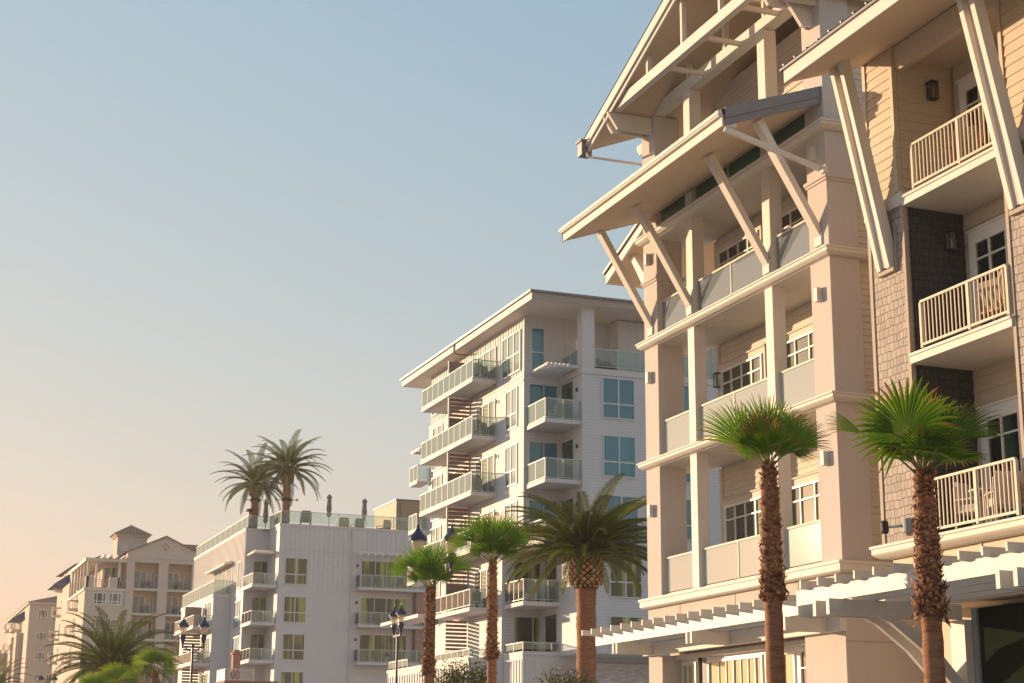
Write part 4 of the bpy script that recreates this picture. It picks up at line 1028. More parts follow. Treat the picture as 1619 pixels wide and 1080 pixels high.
def fan_palm(loc, ztop, zshag, label, leaves, seed, rb=.15, rs=.16, scale=1., mat='fan', nsh=420, shs=.12, extra=8):
    random.seed(seed)
    x, y = loc; root = empty('fan_palm', (x, y, 0), label, 'palm tree', 'fan palms planted along the street')
    zs = [i*(ztop)/60 for i in range(61)]
    prof = [(0, rb*1.5), (.5, rb*1.15), (zshag-.2, rb*.98), (zshag+.1, rb*1.12), (ztop*.8+zshag*.2, rb*1.0), (ztop, rb*.55)]
    trunk_mesh((x, y), zs, [interp(z, prof) for z in zs]).build('trunk', 'trunk', root, smooth=True)
    sh = MB(); n0 = nsh
    for i in range(3):
        shag(sh, (x, y), zshag-.05, ztop-.02, rs*1.02, rs*.62, n0//3, shs)
    shag(sh, (x, y), zshag-.12, zshag+.35, rs*1.15, rs*1.1, n0//7, shs*1.25)
    shag(sh, (x, y), ztop-.35, ztop+.04, rs*.6, rs*.5, n0//8, shs*.9)
    sh.build('leaf_bases', 'boot', root)
    cr = MB(); pe = MB(); top = Vector((x, y, ztop-.05))
    for lf in leaves:
        h, ax, nn, rad, spr = lf[:5]; dry = lf[5] if len(lf) > 5 else 0
        fan_leaf(cr, pe, top+sv(h[0]*.06, h[1]*.06, 0), top+sv(*[q*scale for q in h]), sv(*ax), sv(*nn), rad*scale, spr, 36, .22, .16, dry)
    for i in range(6 if mat == 'fan' else 0):
        a = i*1.047+random.uniform(-.3, .3); ax = Vector((math.cos(a)*.55, math.sin(a)*.55, .85)).normalized()
        h = top+Vector((math.cos(a)*.16, math.sin(a)*.16, .24))*scale
        nn = ST*1.+Vector((math.cos(a)*-.3, math.sin(a)*-.3, .1))
        fan_leaf(cr, pe, top, h, ax, nn, random.uniform(.52, .68)*scale, random.uniform(80, 120), 24, .18, .12, random.uniform(0, .12))
    for i in range(extra):
        a = random.uniform(0, 2*PI); el = random.uniform(-.1, .75)
        ax = Vector((math.cos(a)*math.cos(el), math.sin(a)*math.cos(el), math.sin(el)))
        h = top+ax*(.42*scale)+Vector((0, 0, .18*scale))
        nn = Vector((-math.cos(a)*math.sin(el), -math.sin(a)*math.sin(el), math.cos(el)))+Vector((random.uniform(-.6, .6), random.uniform(-.6, .6), 0))
        fan_leaf(cr, pe, top, h, (ax+Vector((0, 0, .1))), nn, random.uniform(.42, .6)*scale, random.uniform(120, 200), 26, .3, .35, random.uniform(0, .2))
    c = cr.build('crown', mat, root); pe.build('leaf_stalk', 'stem', root, smooth=True)
    return root
V = lambda *a: a
L2 = [((-.28, .30, .62), (-.30, .12, .95), (.05, .98, -.10), .92, 265),
      ((.10, -.12, .66), (.22, -.25, 1.), (.1, .9, .1), .86, 120, .05),
      ((.34, .10, .50), (.72, .0, .70), (-.45, .70, .50), .92, 105, .02),
      ((.20, -.3, .60), (.35, -.3, .9), (-.2, .9, .1), .80, 130),
      ((-.86, .05, .64), (-.90, .05, .42), (.30, .75, .55), .62, 62, .12),
      ((-.2, -.3, .55), (-.5, -.4, .8), (.3, .8, .4), .80, 150),
      ((.40, .2, .25), (.8, .3, .1), (-.2, .3, .9), .5, 120, .1),
      ((-.35, .25, .42), (-.8, .4, .0), (.0, .3, .9), .55, 140, .12),
      ((.12, .35, .38), (.35, .8, -.1), (0, .2, .9), .45, 160, .1)]
fan_palm((14, 19.95), 5.68, 3.72, 'nearest fan palm with a huge round leaf, in front of the shingled wall', L2, 21, .145, .175, 1.0, 'fan', 620, .10, 4)
L1 = [((-.38, .15, .36), (-.66, .0, .80), (.30, .92, .15), 1.02, 88),
      ((.02, -.12, .44), (.06, -.05, 1.), (0, 1, 0), 1.02, 100),
      ((-.16, .30, .55), (-.12, .1, .95), (.05, .98, -.1), .50, 150, .45),
      ((.40, .1, .36), (.66, .0, .76), (-.25, .90, .2), .72, 105),
      ((-.36, .28, .32), (-.4, .2, .3), (.05, .9, .4), .34, 280, .02),
      ((.36, .2, .28), (.85, .3, -.15), (-.1, .5, .8), .50, 110, .08),
      ((.16, -.25, .46), (.38, -.1, .9), (-.1, .95, .1), .88, 95),
      ((-.18, -.3, .45), (-.30, -.1, .95), (.1, .95, .1), .80, 90)]
fan_palm((14, 24.35), 6.50, 4.35, 'slim fan palm with shaggy brown stem, in front of the frosted balcony glass', L1, 5, .15, .165, 1.0, 'fan', 620, .10, 1)
L3 = [((-.28, .15, .50), (-.50, .0, .85), (.2, .95, .1), .90, 105),
      ((.12, .1, .55), (.12, -.05, 1.), (0, 1, 0), .92, 120),
      ((.36, .05, .40), (.62, 0, .78), (-.25, .9, .2), .82, 100),
      ((-.62, .1, .48), (-.95, .0, .35), (.2, .8, .5), .62, 100, .12),
      ((.0, .35, .45), (.05, .15, .95), (.0, .98, -.1), .60, 170),
      ((-.1, -.3, .5), (-.2, -.1, 1), (0, .95, .1), .85, 130), ((.3, -.2, .5), (.45, -.1, .9), (-.1, .95, .1), .80, 120),
      ((.3, .2, .3), (.8, .3, -.2), (-.1, .6, .8), .45, 130, .1), ((-.3, .2, .3), (-.8, .3, -.2), (.1, .6, .8), .45, 130, .1)]
fan_palm((16.8, 45.25), 7.27, 4.6, 'upright fan palm with bright leaves overlapping the large date palm', L3, 9, .135, .155, 1.15, 'fan', 420, .10, 1)
L4 = [((-.25, .15, .50), (-.45, .0, .90), (.2, .95, .1), .84, 100),
      ((.12, .1, .55), (.25, -.05, .97), (0, 1, 0), .86, 105),
      ((.55, .0, .50), (.80, 0, .60), (-.3, .85, .4), .70, 95, .05),
      ((-.55, .1, .45), (-.88, .0, .45), (.3, .8, .5), .72, 95, .05),
      ((.0, .35, .40), (.0, .15, .95), (.0, .98, -.1), .60, 170), ((-.1, -.3, .5), (-.1, -.1, 1), (0, .95, .1), .75, 130),
      ((.3, .2, .3), (.8, .3, -.1), (-.1, .6, .8), .42, 130, .1), ((-.3, .2, .3), (-.8, .3, -.1), (.1, .6, .8), .42, 130, .1)]
fan_palm((16.6, 50.4), 7.0, 4.35, 'fan palm standing in front of the tall double lamp', L4, 13, .14, .175, 1.2, 'fan', 420, .11, 1)
for (x, y, zt, lab, sd) in ((8.76, 62.1, 4.2, 'small yellow-green fan palm left of its twin near the double street lamp', 31), (9.93, 61.53, 4.75, 'small yellow-green fan palm, the taller of two before the pink building', 32), (8.1, 62.6, 3.9, 'lowest small fan palm at the bottom edge left of its two neighbours', 33)):
    fan_palm((x, y), zt, zt-1.2, lab, [((-.2, .2, .3), (-.5, .1, .8), (.2, .9, .3), .75, 120), ((.3, .2, .25), (.7, .1, .6), (-.2, .8, .4), .75, 120), ((0, .3, .3), (.1, .1, 1), (0, .9, -.1), .75, 150), ((-.4, .1, .1), (-.9, .2, .2), (.2, .5, .8), .55, 160), ((.4, .1, .1), (.9, .1, .1), (-.2, .5, .8), .55, 160)], sd, .13, .15, 1.0, 'fan2', 120, .1, 1)

def frond(mb, rac, c, az, el, L, nl=46, bend=1.1, lw=.034, ll=.46):
    d = Vector((math.cos(az), math.sin(az), 0)); pts = []; p = Vector(c); e = el; n = 14
    tw = random.uniform(-.25, .25)
    for i in range(n+1):
        pts.append(p.copy()); stp = L/n
        p = p+(d*math.cos(e)+Vector((0, 0, 1))*math.sin(e))*stp
        e -= bend/n*(.45+1.3*i/n)
    rac.tube(pts, [.035*(1-.85*i/n)+.004 for i in range(n+1)], 4, False)
    tone = random.random(); s0 = Vector((-d.y, d.x, 0))
    for i in range(nl):
        t = .12+.88*(i+.5)/nl; k = t*n; j = min(int(k), n-1); p = pts[j].lerp(pts[j+1], k-j)
        tg = (pts[j+1]-pts[j]).normalized(); up = s0.cross(tg).normalized()
        if up.z < 0: up = -up
        for sg in (-1, 1):
            l = ll*L/3.*(math.sin(PI*min(1, .18+t*.80))**.6)*random.uniform(.85, 1.1)
            ang = R(58-30*t)
            side = (s0*sg*math.cos(R(28+tw*40*sg))+up*math.sin(R(28+tw*40*sg)))
            dr = (tg*math.cos(ang)+side*math.sin(ang)).normalized()
            w = tg*lw*.5; q = random.random()
            m1 = p+dr*l*.55; tip = p+dr*l+Vector((0, 0, -1))*l*.16
            mb.add([p-w*.6, p+w*.6, m1+w, m1-w, tip], [(0,1,2,3), (3,2,4)], [(.1+t*.2, q, tone), (.1+t*.2, q, tone), (.5, q, tone), (.5, q, tone), (.8, q, tone)])
def date_palm(loc, z0, zc, label, seed, L=3.1, nf=62, rt=.38, rbulb=.66, hb=1.25, nl=46, lw=.04, group=None, low=-.25, top=1.4):
    random.seed(seed); x, y = loc
    root = empty('date_palm', (x, y, z0), label, 'palm tree', group)
    n = 40; zs = [z0+(zc-hb-z0)*i/n for i in range(n+1)]
    trunk_mesh((x, y), zs, [rt*(1.12 if i == 0 else 1.+.04*math.sin(i)) for i in range(n+1)], 22).build('trunk', 'trunk', root, smooth=True)
    # swollen head of cut frond stubs
    zb = zc-hb
    prof = [(rt*.95, 0), (rt*1.15, .04*hb), (rbulb*.97, .16*hb), (rbulb, .40*hb), (rbulb*.96, .7*hb), (rbulb*.78, .95*hb), (rbulb*.5, 1.1*hb)]
    core = MB().lathe([(r*.94, z) for r, z in prof], (x, y, zb), 20); core.build('head_core', 'core', root, smooth=True)
    st = MB(); rings = 11; per = 15
    for i in range(rings):
        t = (i+.5)/rings; z = zb+hb*t; r = interp(hb*t, [(b, a) for a, b in prof])
        for k in range(per):
            a = 2*PI*(k+(i % 2)*.5)/per+random.uniform(-.04, .04); d = Vector((math.cos(a), math.sin(a), 0)); s = Vector((-d.y, d.x, 0))
            c = Vector((x, y, z))+d*r; w = PI*r/per*.93; h = hb/rings*.93
            q = random.random(); k2 = random.random()
            rise = d*.055
            up = Vector((0, 0, h))
            st.add([c-s*w, c-up, c+s*w, c+up, c+rise-s*w*.5+up*.1, c+rise-up*.45+up*.1, c+rise+s*w*.5+up*.1, c+rise+up*.5+up*.1],
                   [(0,1,5,4), (1,2,6,5), (2,3,7,6), (3,0,4,7), (4,5,6,7)], [(0, q, k2)]*4+[(.75, q, k2)]*4)
    st.build('frond_stubs', 'pine', root)
    cr = MB(); ra = MB()
    for i in range(nf):
        t = (i+.5)/nf; az = i*2.39996; el = top-(top-low)*t**.85+random.uniform(-.08, .08)
        frond(cr, ra, (x+math.cos(az)*.18, y+math.sin(az)*.18, zc-.15*t), az, el, L*random.uniform(.88, 1.08)*(1-.12*t), nl, random.uniform(.95, 1.35), lw)
    cr.build('crown', 'date', root); ra.build('frond_rib', 'stem', root)
    return root
date_palm((25.0, 57.3), 0, 9.25, 'large date palm with swollen pineapple-like head beside the cream gabled building', 3, 3.75, 98, .36, .62, 1.25, 70, .042, None, .06, 1.15)
date_palm((30.95, 143.6), 21.1, 25.5, 'rooftop date palm on the left, lower of the two, braced with rods', 4, 4.1, 46, .33, .52, 1.2, 40, .075, 'date palms on the roof deck', -.45)
date_palm((32.9, 139.9), 21.1, 26.35, 'rooftop date palm on the right, taller and with the rounder crown', 8, 4.2, 50, .34, .56, 1.3, 40, .075, 'date palms on the roof deck', -.45)
date_palm((11.0, 80.8), 0, 5.95, 'broad date palm behind the street lamps at lower left', 6, 3.6, 60, .38, .6, 1.2, 46, .05, None, -.1)
date_palm((11.6, 158), 0, 8.3, 'distant palm top at the left edge of the view', 12, 3.2, 36, .3, .5, 1.2, 26, .06, None, -.2)
# steel braces round the two roof palms
for (x, y, z) in ((30.95, 143.6, 24.0), (32.9, 139.9, 23.6)):
    br = empty('palm_brace', (x, y, 21.1), 'steel clamp with cross rods round the ' + ('left' if x < 32 else 'right') + ' rooftop palm', 'brace', 'palm braces')
    m = MB(); m.bar((x-.95, y+.2, z), (x+.95, y-.2, z), .05, .05); m.bar((x-.2, y-.95, z), (x+.2, y+.95, z), .05, .05)
    for a, b in ((-.9, .2), (.9, -.2)): m.box(x+a-.06, x+a+.06, y+b-.06, y+b+.06, z-.08, z+.1)
    m.build('cross_rod', 'black', br)
    MB().lathe([(.40, -.1), (.47, -.1), (.47, .1), (.40, .1)], (x, y, z), 16).build('clamp', 'black', br)

# ================================================================== STREET LAMPS
def street_lamp(loc, rz, h, label, sep=1.1, s=1.):
    root = empty('street_lamp', (loc[0], loc[1], 0), label, 'street lamp', 'navy double street lamps', 0)
    x, y = loc; zl = h-1.62*s
    m = MB(); m.lathe([(.22, 0), (.22, .25), (.14, .45), (.10, .9), (.075, 1.2), (.062, zl-.05), (.09, zl), (.09, zl+.08), (.05, zl+.16)], (x, y, 0), 14); m.build('post', 'navy', root, smooth=False)
    dx, dy = math.cos(rz)*sep/2, math.sin(rz)*sep/2
    m = MB(); m.bar((x-dx, y-dy, zl), (x+dx, y+dy, zl), .09, .09)
    for sg in (-1, 1):
        m.tube([(x+sg*dx*.2, y+sg*dy*.2, zl-.3), (x+sg*dx*.45, y+sg*dy*.45, zl-.12), (x+sg*dx*.75, y+sg*dy*.75, zl-.04)], .025, 6)
    m.build('crossarm', 'navy', root)
    for sg in (-1, 1):
        c = (x+sg*dx, y+sg*dy, zl+.02)
        b_ = MB().lathe([(0.03, -.1), (.05, 0), (.06, .12), (.11, .34), (.15, .46), (.16, .50), (.16, .60), (.12, .64), (.0, .64)], c, 16); lt = b_.build('lantern', 'navy', root, smooth=False)
        MB().lathe([(.115, .63), (.15, .72), (.215, .98), (.235, 1.06), (.0, 1.06)], c, 16).build('globe', 'globe', lt, smooth=True)
        MB().lathe([(0.0, 1.03), (.30, 1.03), (.305, 1.06), (.29, 1.13), (.245, 1.21), (.17, 1.29), (.10, 1.37), (.06, 1.45), (.035, 1.50), (.045, 1.53), (.02, 1.57), (.012, 1.66), (0, 1.67)], c, 18).build('cap', 'navy', lt, smooth=False)
        MB().lathe([(.0, .64), (.035, .64), (.035, .95), (0, .96)], c, 8).build('lamp_bulb', 'white', lt)
    return root
street_lamp((17.3, 52.1), R(-18), 9.3, 'tall navy double lamp whose lanterns rise behind the middle fan palms', 1.12)
street_lamp((26.6, 86.2), R(88), 9.85, 'navy double lamp seen nearly end-on before the white balcony block', 1.45)
street_lamp((16.6, 91.0), R(-21), 9.25, 'navy double lamp in front of the brick chimney and wing balconies', 1.12)
street_lamp((14.35, 115.3), R(-21), 8.5, 'navy double lamp overlapping the broad lower-left date palm', 1.1)
street_lamp((15.3, 152.3), R(-21), 9.05, 'farthest and smallest navy double lamp at the lower left edge', 1.15)
# banner arms carry no banners in the photograph, only the bare rods
for (x, y, z) in ((26.6, 86.2, 6.6),):
    pass

# ================================================================== KIOSK WITH CHIMNEY
K = empty('kiosk', (22.2, 106.2, 0), 'small red-roofed building with white lattice parapet and brick chimney', 'building')
m = MB(); m.box(21.5, 25.0, 106.2, 109.5, 0, 5.6); m.build('wall', 'redb', K)
m = MB(); m.add([(21.1,105.8,6.0),(25.4,105.8,6.0),(25.4,109.9,6.0),(21.1,109.9,6.0),(21.55,106.3,6.65),(24.9,106.3,6.65),(24.9,109.5,6.65),(21.55,109.5,6.65)], [(0,1,5,4),(1,2,6,5),(2,3,7,6),(3,0,4,7),(4,5,6,7),(3,2,1,0)])
m.build('roof', 'redroof', K)
m = MB()
for z in (6.65, 7.3): m.box(21.5, 23.35, 106.3, 106.37, z, z+.07); m.box(21.5, 21.57, 106.37, 108.9, z, z+.07)
m.box(21.5, 21.57, 106.37, 108.9, 6.72, 7.3)
for q in range(6):
    x = 21.6+q*.285; m.bar((x, 106.33, 6.72), (x+.27, 106.33, 7.3), .02, .035); m.bar((x+.27, 106.345, 6.72), (x, 106.345, 7.3), .02, .035)
m.box(23.3, 23.38, 106.28, 106.36, 5.4, 7.4); m.build('lattice_parapet', 'white', K)
m = MB(); m.box(22.1, 22.58, 106.9, 107.4, 6.6, 8.3); m.box(22.03, 22.65, 106.83, 107.47, 8.3, 8.42); m.box(22.15, 22.53, 106.95, 107.35, 8.42, 8.6); m.build('chimney', 'redb', K)

# ================================================================== SHRUBS
def shrub(loc, zc, rx, rz, n, label, seed, ls=.09, twigs=0):
    random.seed(seed); x, y = loc; root = empty('shrub', (x, y, 0), label, 'shrub')
    tw = MB(); lf = MB()
    for i in range(26):
        a = random.uniform(0, 2*PI); rr = random.uniform(.2, 1)*rx; zt = zc+rz*random.uniform(-.3, 1)*(1-(rr/rx)**2*.5)
        mid = (x+math.cos(a)*rr*.35, y+math.sin(a)*rr*.35, zt*.6); tip = (x+math.cos(a)*rr, y+math.sin(a)*rr, zt)
        tw.tube([(x+math.cos(a)*.1, y+math.sin(a)*.1, 0), mid, tip], [.03, .016, .006], 4)
        for k in range(n//26):
            t = random.uniform(-.55, .12); c = Vector(tip)+Vector((random.gauss(0, .17), random.gauss(0, .17), random.gauss(0, .17)+t*rz))
            d = Vector((random.gauss(0, 1), random.gauss(0, 1), random.gauss(.3, 1))).normalized(); s = d.cross(Vector((random.gauss(0, 1), random.gauss(0, 1), random.gauss(0, 1)))).normalized()
            L = ls*random.uniform(.6, 1.3); q = random.random()
            lf.add([c, c+d*L*.5+s*L*.22, c+d*L, c+d*L*.5-s*L*.22], [(0,1,2,3)], [(.1, q, q), (.5, q, q), (.9, q, q), (.5, q, q)])
    for i in range(twigs):
        a = random.uniform(0, 2*PI); rr = random.uniform(.1, .8)*rx; zt = zc+rz*random.uniform(.9, 1.7)
        p0 = Vector((x+math.cos(a)*rr*.4, y+math.sin(a)*rr*.4, zc-.3)); p1 = Vector((x+math.cos(a)*rr*1.2, y+math.sin(a)*rr*1.2, zt))
        tw.tube([p0, p0.lerp(p1, .5)+Vector((random.uniform(-.08, .08), 0, .05)), p1], [.014, .01, .004], 4)
        for k in range(3):
            b0 = p0.lerp(p1, random.uniform(.3, .8)); tw.tube([b0, b0+Vector((random.uniform(-.25, .25), random.uniform(-.25, .25), random.uniform(.15, .4)))], [.007, .003], 3)
    tw.build('branches', 'twig', root); lf.build('foliage', 'bush', root)
    return root
shrub((18.0, 50.9), 4.15, .95, .62, 2600, 'leafy green shrub behind the palm trunks at the bottom edge', 41, .11)
shrub((23.6, 56.0), 4.15, 1.05, .62, 2200, 'twiggy shrub with bare shoots at the foot of the large date palm', 42, .11, 26)

# ================================================================== FURNITURE ON BALCONIES AND ROOF
def chair(loc, rz, label, fm='wood', cm='wick', grp='balcony chairs', s=1.):
    x, y, z = loc; root = empty('chair', (0, 0, 0), label, 'chair', grp)
    fr = MB()
    for a in (-.27, .27):
        for b in (-.26, .26): fr.box(a-.02, a+.02, b-.02, b+.02, 0, .42 if b < 0 else .85)
        fr.box(a-.025, a+.025, -.28, .28, .60, .63); fr.box(a-.02, a+.02, -.28, -.24, .42, .6)
    fr.box(-.27, .27, .25, .28, .82, .87); fr.box(-.27, .27, -.28, .28, .38, .42)
    fr.build('frame', fm, root)
    MB().box(-.25, .25, -.27, .24, .42, .52).build('seat', cm, root)
    MB().prism([(.17, .5), (.25, .5), (.31, .95), (.24, .95)], 'X', -.24, .24).build('backrest', cm, root)
    root.location = (x, y, z); root.rotation_euler[2] = rz; root.scale = (s, s, s); return root
def put(o, loc, rz, label, grp=None):
    c = copytree(o); c.location = loc; c.rotation_euler[2] = rz; c['label'] = label
    if grp: c['group'] = grp
    return c
c0 = chair((18.35, 22.85, 12.17), R(60), 'orange wooden chair on the top balcony of the shingled building, right one')
put(c0, (18.45, 24.2, 12.17), R(120), 'orange wooden chair on the top balcony of the shingled building, left one')
put(c0, (18.25, 22.9, 9.07), R(60), 'orange wooden chair on the middle shingled balcony, nearest its right end')
put(c0, (18.4, 23.6, 9.07), R(100), 'dark slatted chair on the middle shingled balcony, left of the orange one')
put(c0, (18.3, 22.95, 5.62), R(50), 'orange wooden chair low on the lowest shingled balcony')
cw = chair((18.3, 23.7, 5.62), R(160), 'white framed chair beside the table on the lowest shingled balcony', 'white', 'white')
put(cw, (18.35, 24.6, 5.62), R(20), 'white framed chair at the left end of the lowest shingled balcony')
T = empty('table', (18.3, 24.15, 5.62), 'white crossed-leg table on the lowest shingled balcony', 'table')
m = MB(); m.lathe([(0, .70), (.36, .70), (.36, .73), (0, .73)], (18.3, 24.15, 5.62), 20); m.build('tabletop', 'white', T)
for a, b in ((-.25, .25), (.25, -.25)):
    for y in (23.95, 24.35): MB().bar((18.3+a, y, 5.62), (18.3+b, y, 6.32), .03, .03).build('leg', 'white', T)
cg = chair((33.6, 81.0, 19.42), R(200), 'pale reclining chair on the upper corner balcony of the white block', 'white', 'wick')
put(cg, (31.9, 88.2, 22.95), R(200), 'wicker chair on the top street balcony of the white block'); put(cg, (31.9, 88.2, 19.64), R(200), 'wicker chair on the second balcony down of the white block')
put(cg, (31.8, 88.4, 16.42), R(170), 'wicker chair on the third balcony down of the white block')
put(cg, (31.8, 88.4, 10.0), R(170), 'small pale chair on the low street balcony behind the palm trunk')
cb = chair((35.2, 84.2, 10.05), R(150), 'dark round-backed chair in the low loggia beside the date palm', 'cush', 'cush')
# lounge set in dark covers on the top deck
for i, (x, lab) in enumerate(((35.85, 'dark blue-grey cushioned lounge chair on the top deck, left of its pair'), (36.55, 'dark blue-grey cushioned lounge chair on the top deck, right of its pair'))):
    so = empty('lounge_chair', (x, 80.6, 22.34), lab, 'lounge chair', 'lounge chairs on the top deck')
    MB().box(x-.33, x+.33, 80.3, 80.95, 22.38, 22.75).build('seat', 'cush', so, bevel=.06)
    MB().box(x-.35, x+.35, 80.9, 81.12, 22.4, 23.2-.1*i).build('backrest', 'cush', so, bevel=.08)
for (x, y, z, lab) in ((33.05, 84.0, 10.05, 'white tapered planter on the low corner balcony by the fan palm'),):
    pl = empty('planter', (x, y, z), lab, 'planter')
    MB().lathe([(.22, 0), (.16, .1), (.14, .2), (.25, .5), (.27, .52), (.0, .48)], (x, y, z), 14).build('pot', 'white', pl)
    m = MB(); random.seed(3)
    for i in range(140):
        c = Vector((x+random.gauss(0, .1), y+random.gauss(0, .1), z+.6+random.gauss(0, .1))); d = Vector((random.gauss(0, 1), random.gauss(0, 1), 1)).normalized(); s = d.cross(Vector((1, .3, 0))).normalized(); q = random.random()
        m.add([c, c+d*.08+s*.03, c+d*.16, c+d*.08-s*.03], [(0,1,2,3)], [(.5, q, q)]*4)
    m.build('foliage', 'bush', pl)
plt = bpy.data.objects['planter']
def plant(p, lab):
    c = copytree(plt); c.location = p; c['label'] = lab; c['group'] = 'potted plants on balconies'; return c
plant((31.4, 94.8, 19.64), 'potted plant near the far end of the second street balcony of the white block')
plant((31.4, 89.6, 22.95), 'potted plant on the top street balcony of the white block')
plant((31.35, 90.4, 16.42), 'potted plant by the screen on the third street balcony down')
plant((43.4, 137.1, 16.08), 'potted plant on the top right-hand balcony of the low white block')
plant((41.4, 137.1, 9.85), 'potted plant between the chairs of the lower right-hand balcony')
k = 0
names = ['left', 'middle', 'right', 'rightmost']
for z, w_ in ((16.1, 'top'), (12.96, 'middle'), (9.86, 'lower')):
    put(cb, (31.1, 139.7, z), R(170), 'dark chair on the %s corner balcony of the low white block' % w_)
    put(cb, (40.4, 137.2, z-.02), R(160), 'dark chair at the left of the %s right-hand balcony of the low white block' % w_)
    put(cb, (42.3, 137.2, z-.02), R(200), 'dark chair at the right of the %s right-hand balcony of the low white block' % w_)
for z, w_ in ((13.18, 'upper'), (10.03, 'lower')): put(cb, (27.7, 148.6, z), R(190), 'dark chair on the %s wing balcony above the lamp' % w_)
for (z, w_) in ((21.95, 'top'), (18.98, 'second')):
    put(cb, (31.6, 205.7, z), R(180), 'dark chair on the %s left balcony of the pink gabled bay' % w_)
    put(cb, (35.4, 205.7, z), R(180), 'dark chair on the %s right balcony of the pink gabled bay' % w_)
put(cb, (28.4, 206.4, 21.85), R(180), 'dark armchair on the pink building loggia')
# folded parasols on the roof deck
def parasol(x, y, z, h, lab):
    p = empty('folded_parasol', (x, y, z), lab, 'parasol', 'folded parasols on the roof deck')
    MB().lathe([(.3, 0), (.3, .06), (.035, .08), (.03, h), (0, h)], (x, y, z), 10).build('pole', 'grey', p)
    m = MB(); n = 14; v = []; f = []; prof = [(.0, h+.05), (.10, h-.05), (.22, h-.22), (.15, h-.42), (.17, h-.8), (.21, h-1.3), (.15, h-1.55), (.20, h-1.75), (.08, h-2.0)]
    for r, zz in prof:
        for k in range(n): a = 2*PI*k/n; rr = r*(1.15 if k % 2 else .8); v.append((x+rr*math.cos(a), y+rr*math.sin(a), z+zz))
    for i in range(len(prof)-1):
        for k in range(n): f.append((i*n+k, i*n+(k+1) % n, (i+1)*n+(k+1) % n, (i+1)*n+k))
    m.add(v, f); m.build('canopy', 'umb', p)
parasol(31.6, 141.9, 21.14, 2.6, 'folded grey parasol between the two roof palms')
parasol(36.8, 140.2, 21.14, 3.2, 'folded grey parasol standing alone right of the roof palms')
parasol(40.1, 140.6, 21.14, 3.1, 'folded grey parasol left of the tan roof room')
parasol(43.3, 140.6, 21.14, 3.0, 'folded pale parasol in front of the tan roof room')
h_ = empty('patio_heater', (30.6, 143.0, 21.14), 'dark hooded patio heater at the corner of the roof deck', 'heater')
m = MB(); m.lathe([(.22, 0), (.22, .5), (.05, .55), (.05, 1.5), (.12, 1.55), (.12, 1.75), (0, 1.8)], (30.4, 142.9, 21.14), 12); m.build('stand', 'black', h_)
MB().lathe([(.34, 1.72), (.30, 1.86), (.12, 1.95), (0, 1.97)], (30.4, 142.9, 21.14), 14).build('hood', 'black', h_)
rc = chair((34.6, 139.6, 21.14), R(170), 'beige armchair on the roof deck right of the palm', 'wick', 'wick', 'roof deck seats', 1.6)
for i, (x, lab) in enumerate(((37.9, 'low beige roof seat right of the lone parasol'), (39.2, 'low beige roof seat left of the second parasol'), (41.6, 'low beige roof seat right of the second parasol'))):
    put(rc, (x, 139.6, 20.75), R(180+i*15), lab)

# ================================================================== HAZE
m_ = bpy.data.materials.new('marine_haze'); m_.use_nodes = True; hn = m_.node_tree
hn.nodes.remove(hn.nodes['Principled BSDF']); pv = hn.nodes.new('ShaderNodeVolumePrincipled')
pv.inputs['Density'].default_value = .00034; pv.inputs['Color'].default_value = (1, .97, .93, 1); pv.inputs['Anisotropy'].default_value = .2
hn.links.new(pv.outputs[0], hn.nodes['Material Output'].inputs['Volume']); M['haze'] = m_
hz = MB().box(-40, 110, -30, 420, -1.2, 42).build('haze', 'haze'); hz['kind'] = 'stuff'; hz['label'] = 'thin warm haze'
for o_ in bpy.data.objects:
    if o_.name in ('ground',): pass

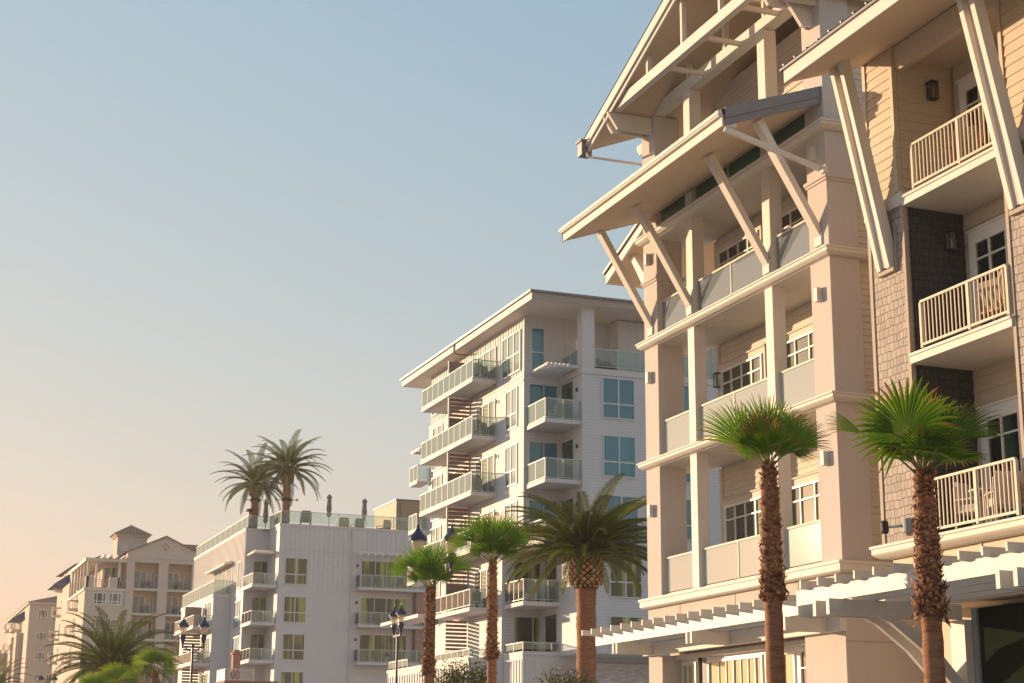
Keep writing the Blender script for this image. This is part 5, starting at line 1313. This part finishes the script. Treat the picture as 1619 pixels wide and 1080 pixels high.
# ================================================================== LIGHT, SKY, CAMERA
sd = Vector((1, -1.47, -.235)).normalized()          # travel of the light
sun = bpy.data.lights.new('sun', 'SUN'); sun.energy = 3.4; sun.angle = R(.55); sun.color = (1., .70, .42)
so = bpy.data.objects.new('sun', sun); COL.objects.link(so); so.rotation_euler = sd.to_track_quat('-Z', 'Y').to_euler()
w = bpy.data.worlds.new('World'); S.world = w; w.use_nodes = True; nt = w.node_tree
bg = nt.nodes['Background']; sky = nt.nodes.new('ShaderNodeTexSky'); sky.sky_type = 'NISHITA'; sky.sun_disc = False
sky.sun_elevation = math.asin(-sd.z); sky.sun_rotation = math.atan2(-sd.x, -sd.y)
sky.air_density = 2.0; sky.dust_density = .5; sky.ozone_density = 1.5; sky.altitude = 0
sepc = nt.nodes.new('ShaderNodeSeparateColor'); gm = nt.nodes.new('ShaderNodeCombineColor'); nt.links.new(sky.outputs[0], sepc.inputs[0])
for i_, g_ in enumerate((.765, .51, .285)):
    nt.links.new(mathn(nt, 'POWER', sepc.outputs[i_], g_), gm.inputs[i_])
#   # soft marine haze: a flatter sky
mu = nt.nodes.new('ShaderNodeMix'); mu.data_type = 'RGBA'; mu.blend_type = 'MULTIPLY'; mu.inputs[0].default_value = 1; mu.clamp_result = False
nt.links.new(gm.outputs[0], mu.inputs[6]); mu.inputs[7].default_value = (.75, 1.045, 1.54, 1)
nt.links.new(mu.outputs[2], bg.inputs[0]); bg.inputs[1].default_value = .15

cam = bpy.data.cameras.new('camera'); co = bpy.data.objects.new('camera', cam); COL.objects.link(co)
cam.sensor_width = 36; cam.lens = 2630.0/1619*36; cam.clip_end = 3000; cam.clip_start = .1
p, r_, yaw = R(14.2716), R(.3814), R(20.978)
hx, hy = math.sin(yaw), math.cos(yaw)
F = Vector((hx*math.cos(p), hy*math.cos(p), math.sin(p))); R0 = Vector((math.cos(yaw), -math.sin(yaw), 0)); U0 = R0.cross(F)
Rv = R0*math.cos(r_)+U0*math.sin(r_); Uv = -R0*math.sin(r_)+U0*math.cos(r_)
mt = Matrix((Rv, Uv, -F)).transposed().to_4x4(); mt.translation = Vector((0, 0, 1.6)); co.matrix_world = mt
S.camera = co
S.view_settings.view_transform = 'Standard'; S.view_settings.look = 'None'; S.view_settings.gamma = 1
S.view_settings.exposure = 1.13
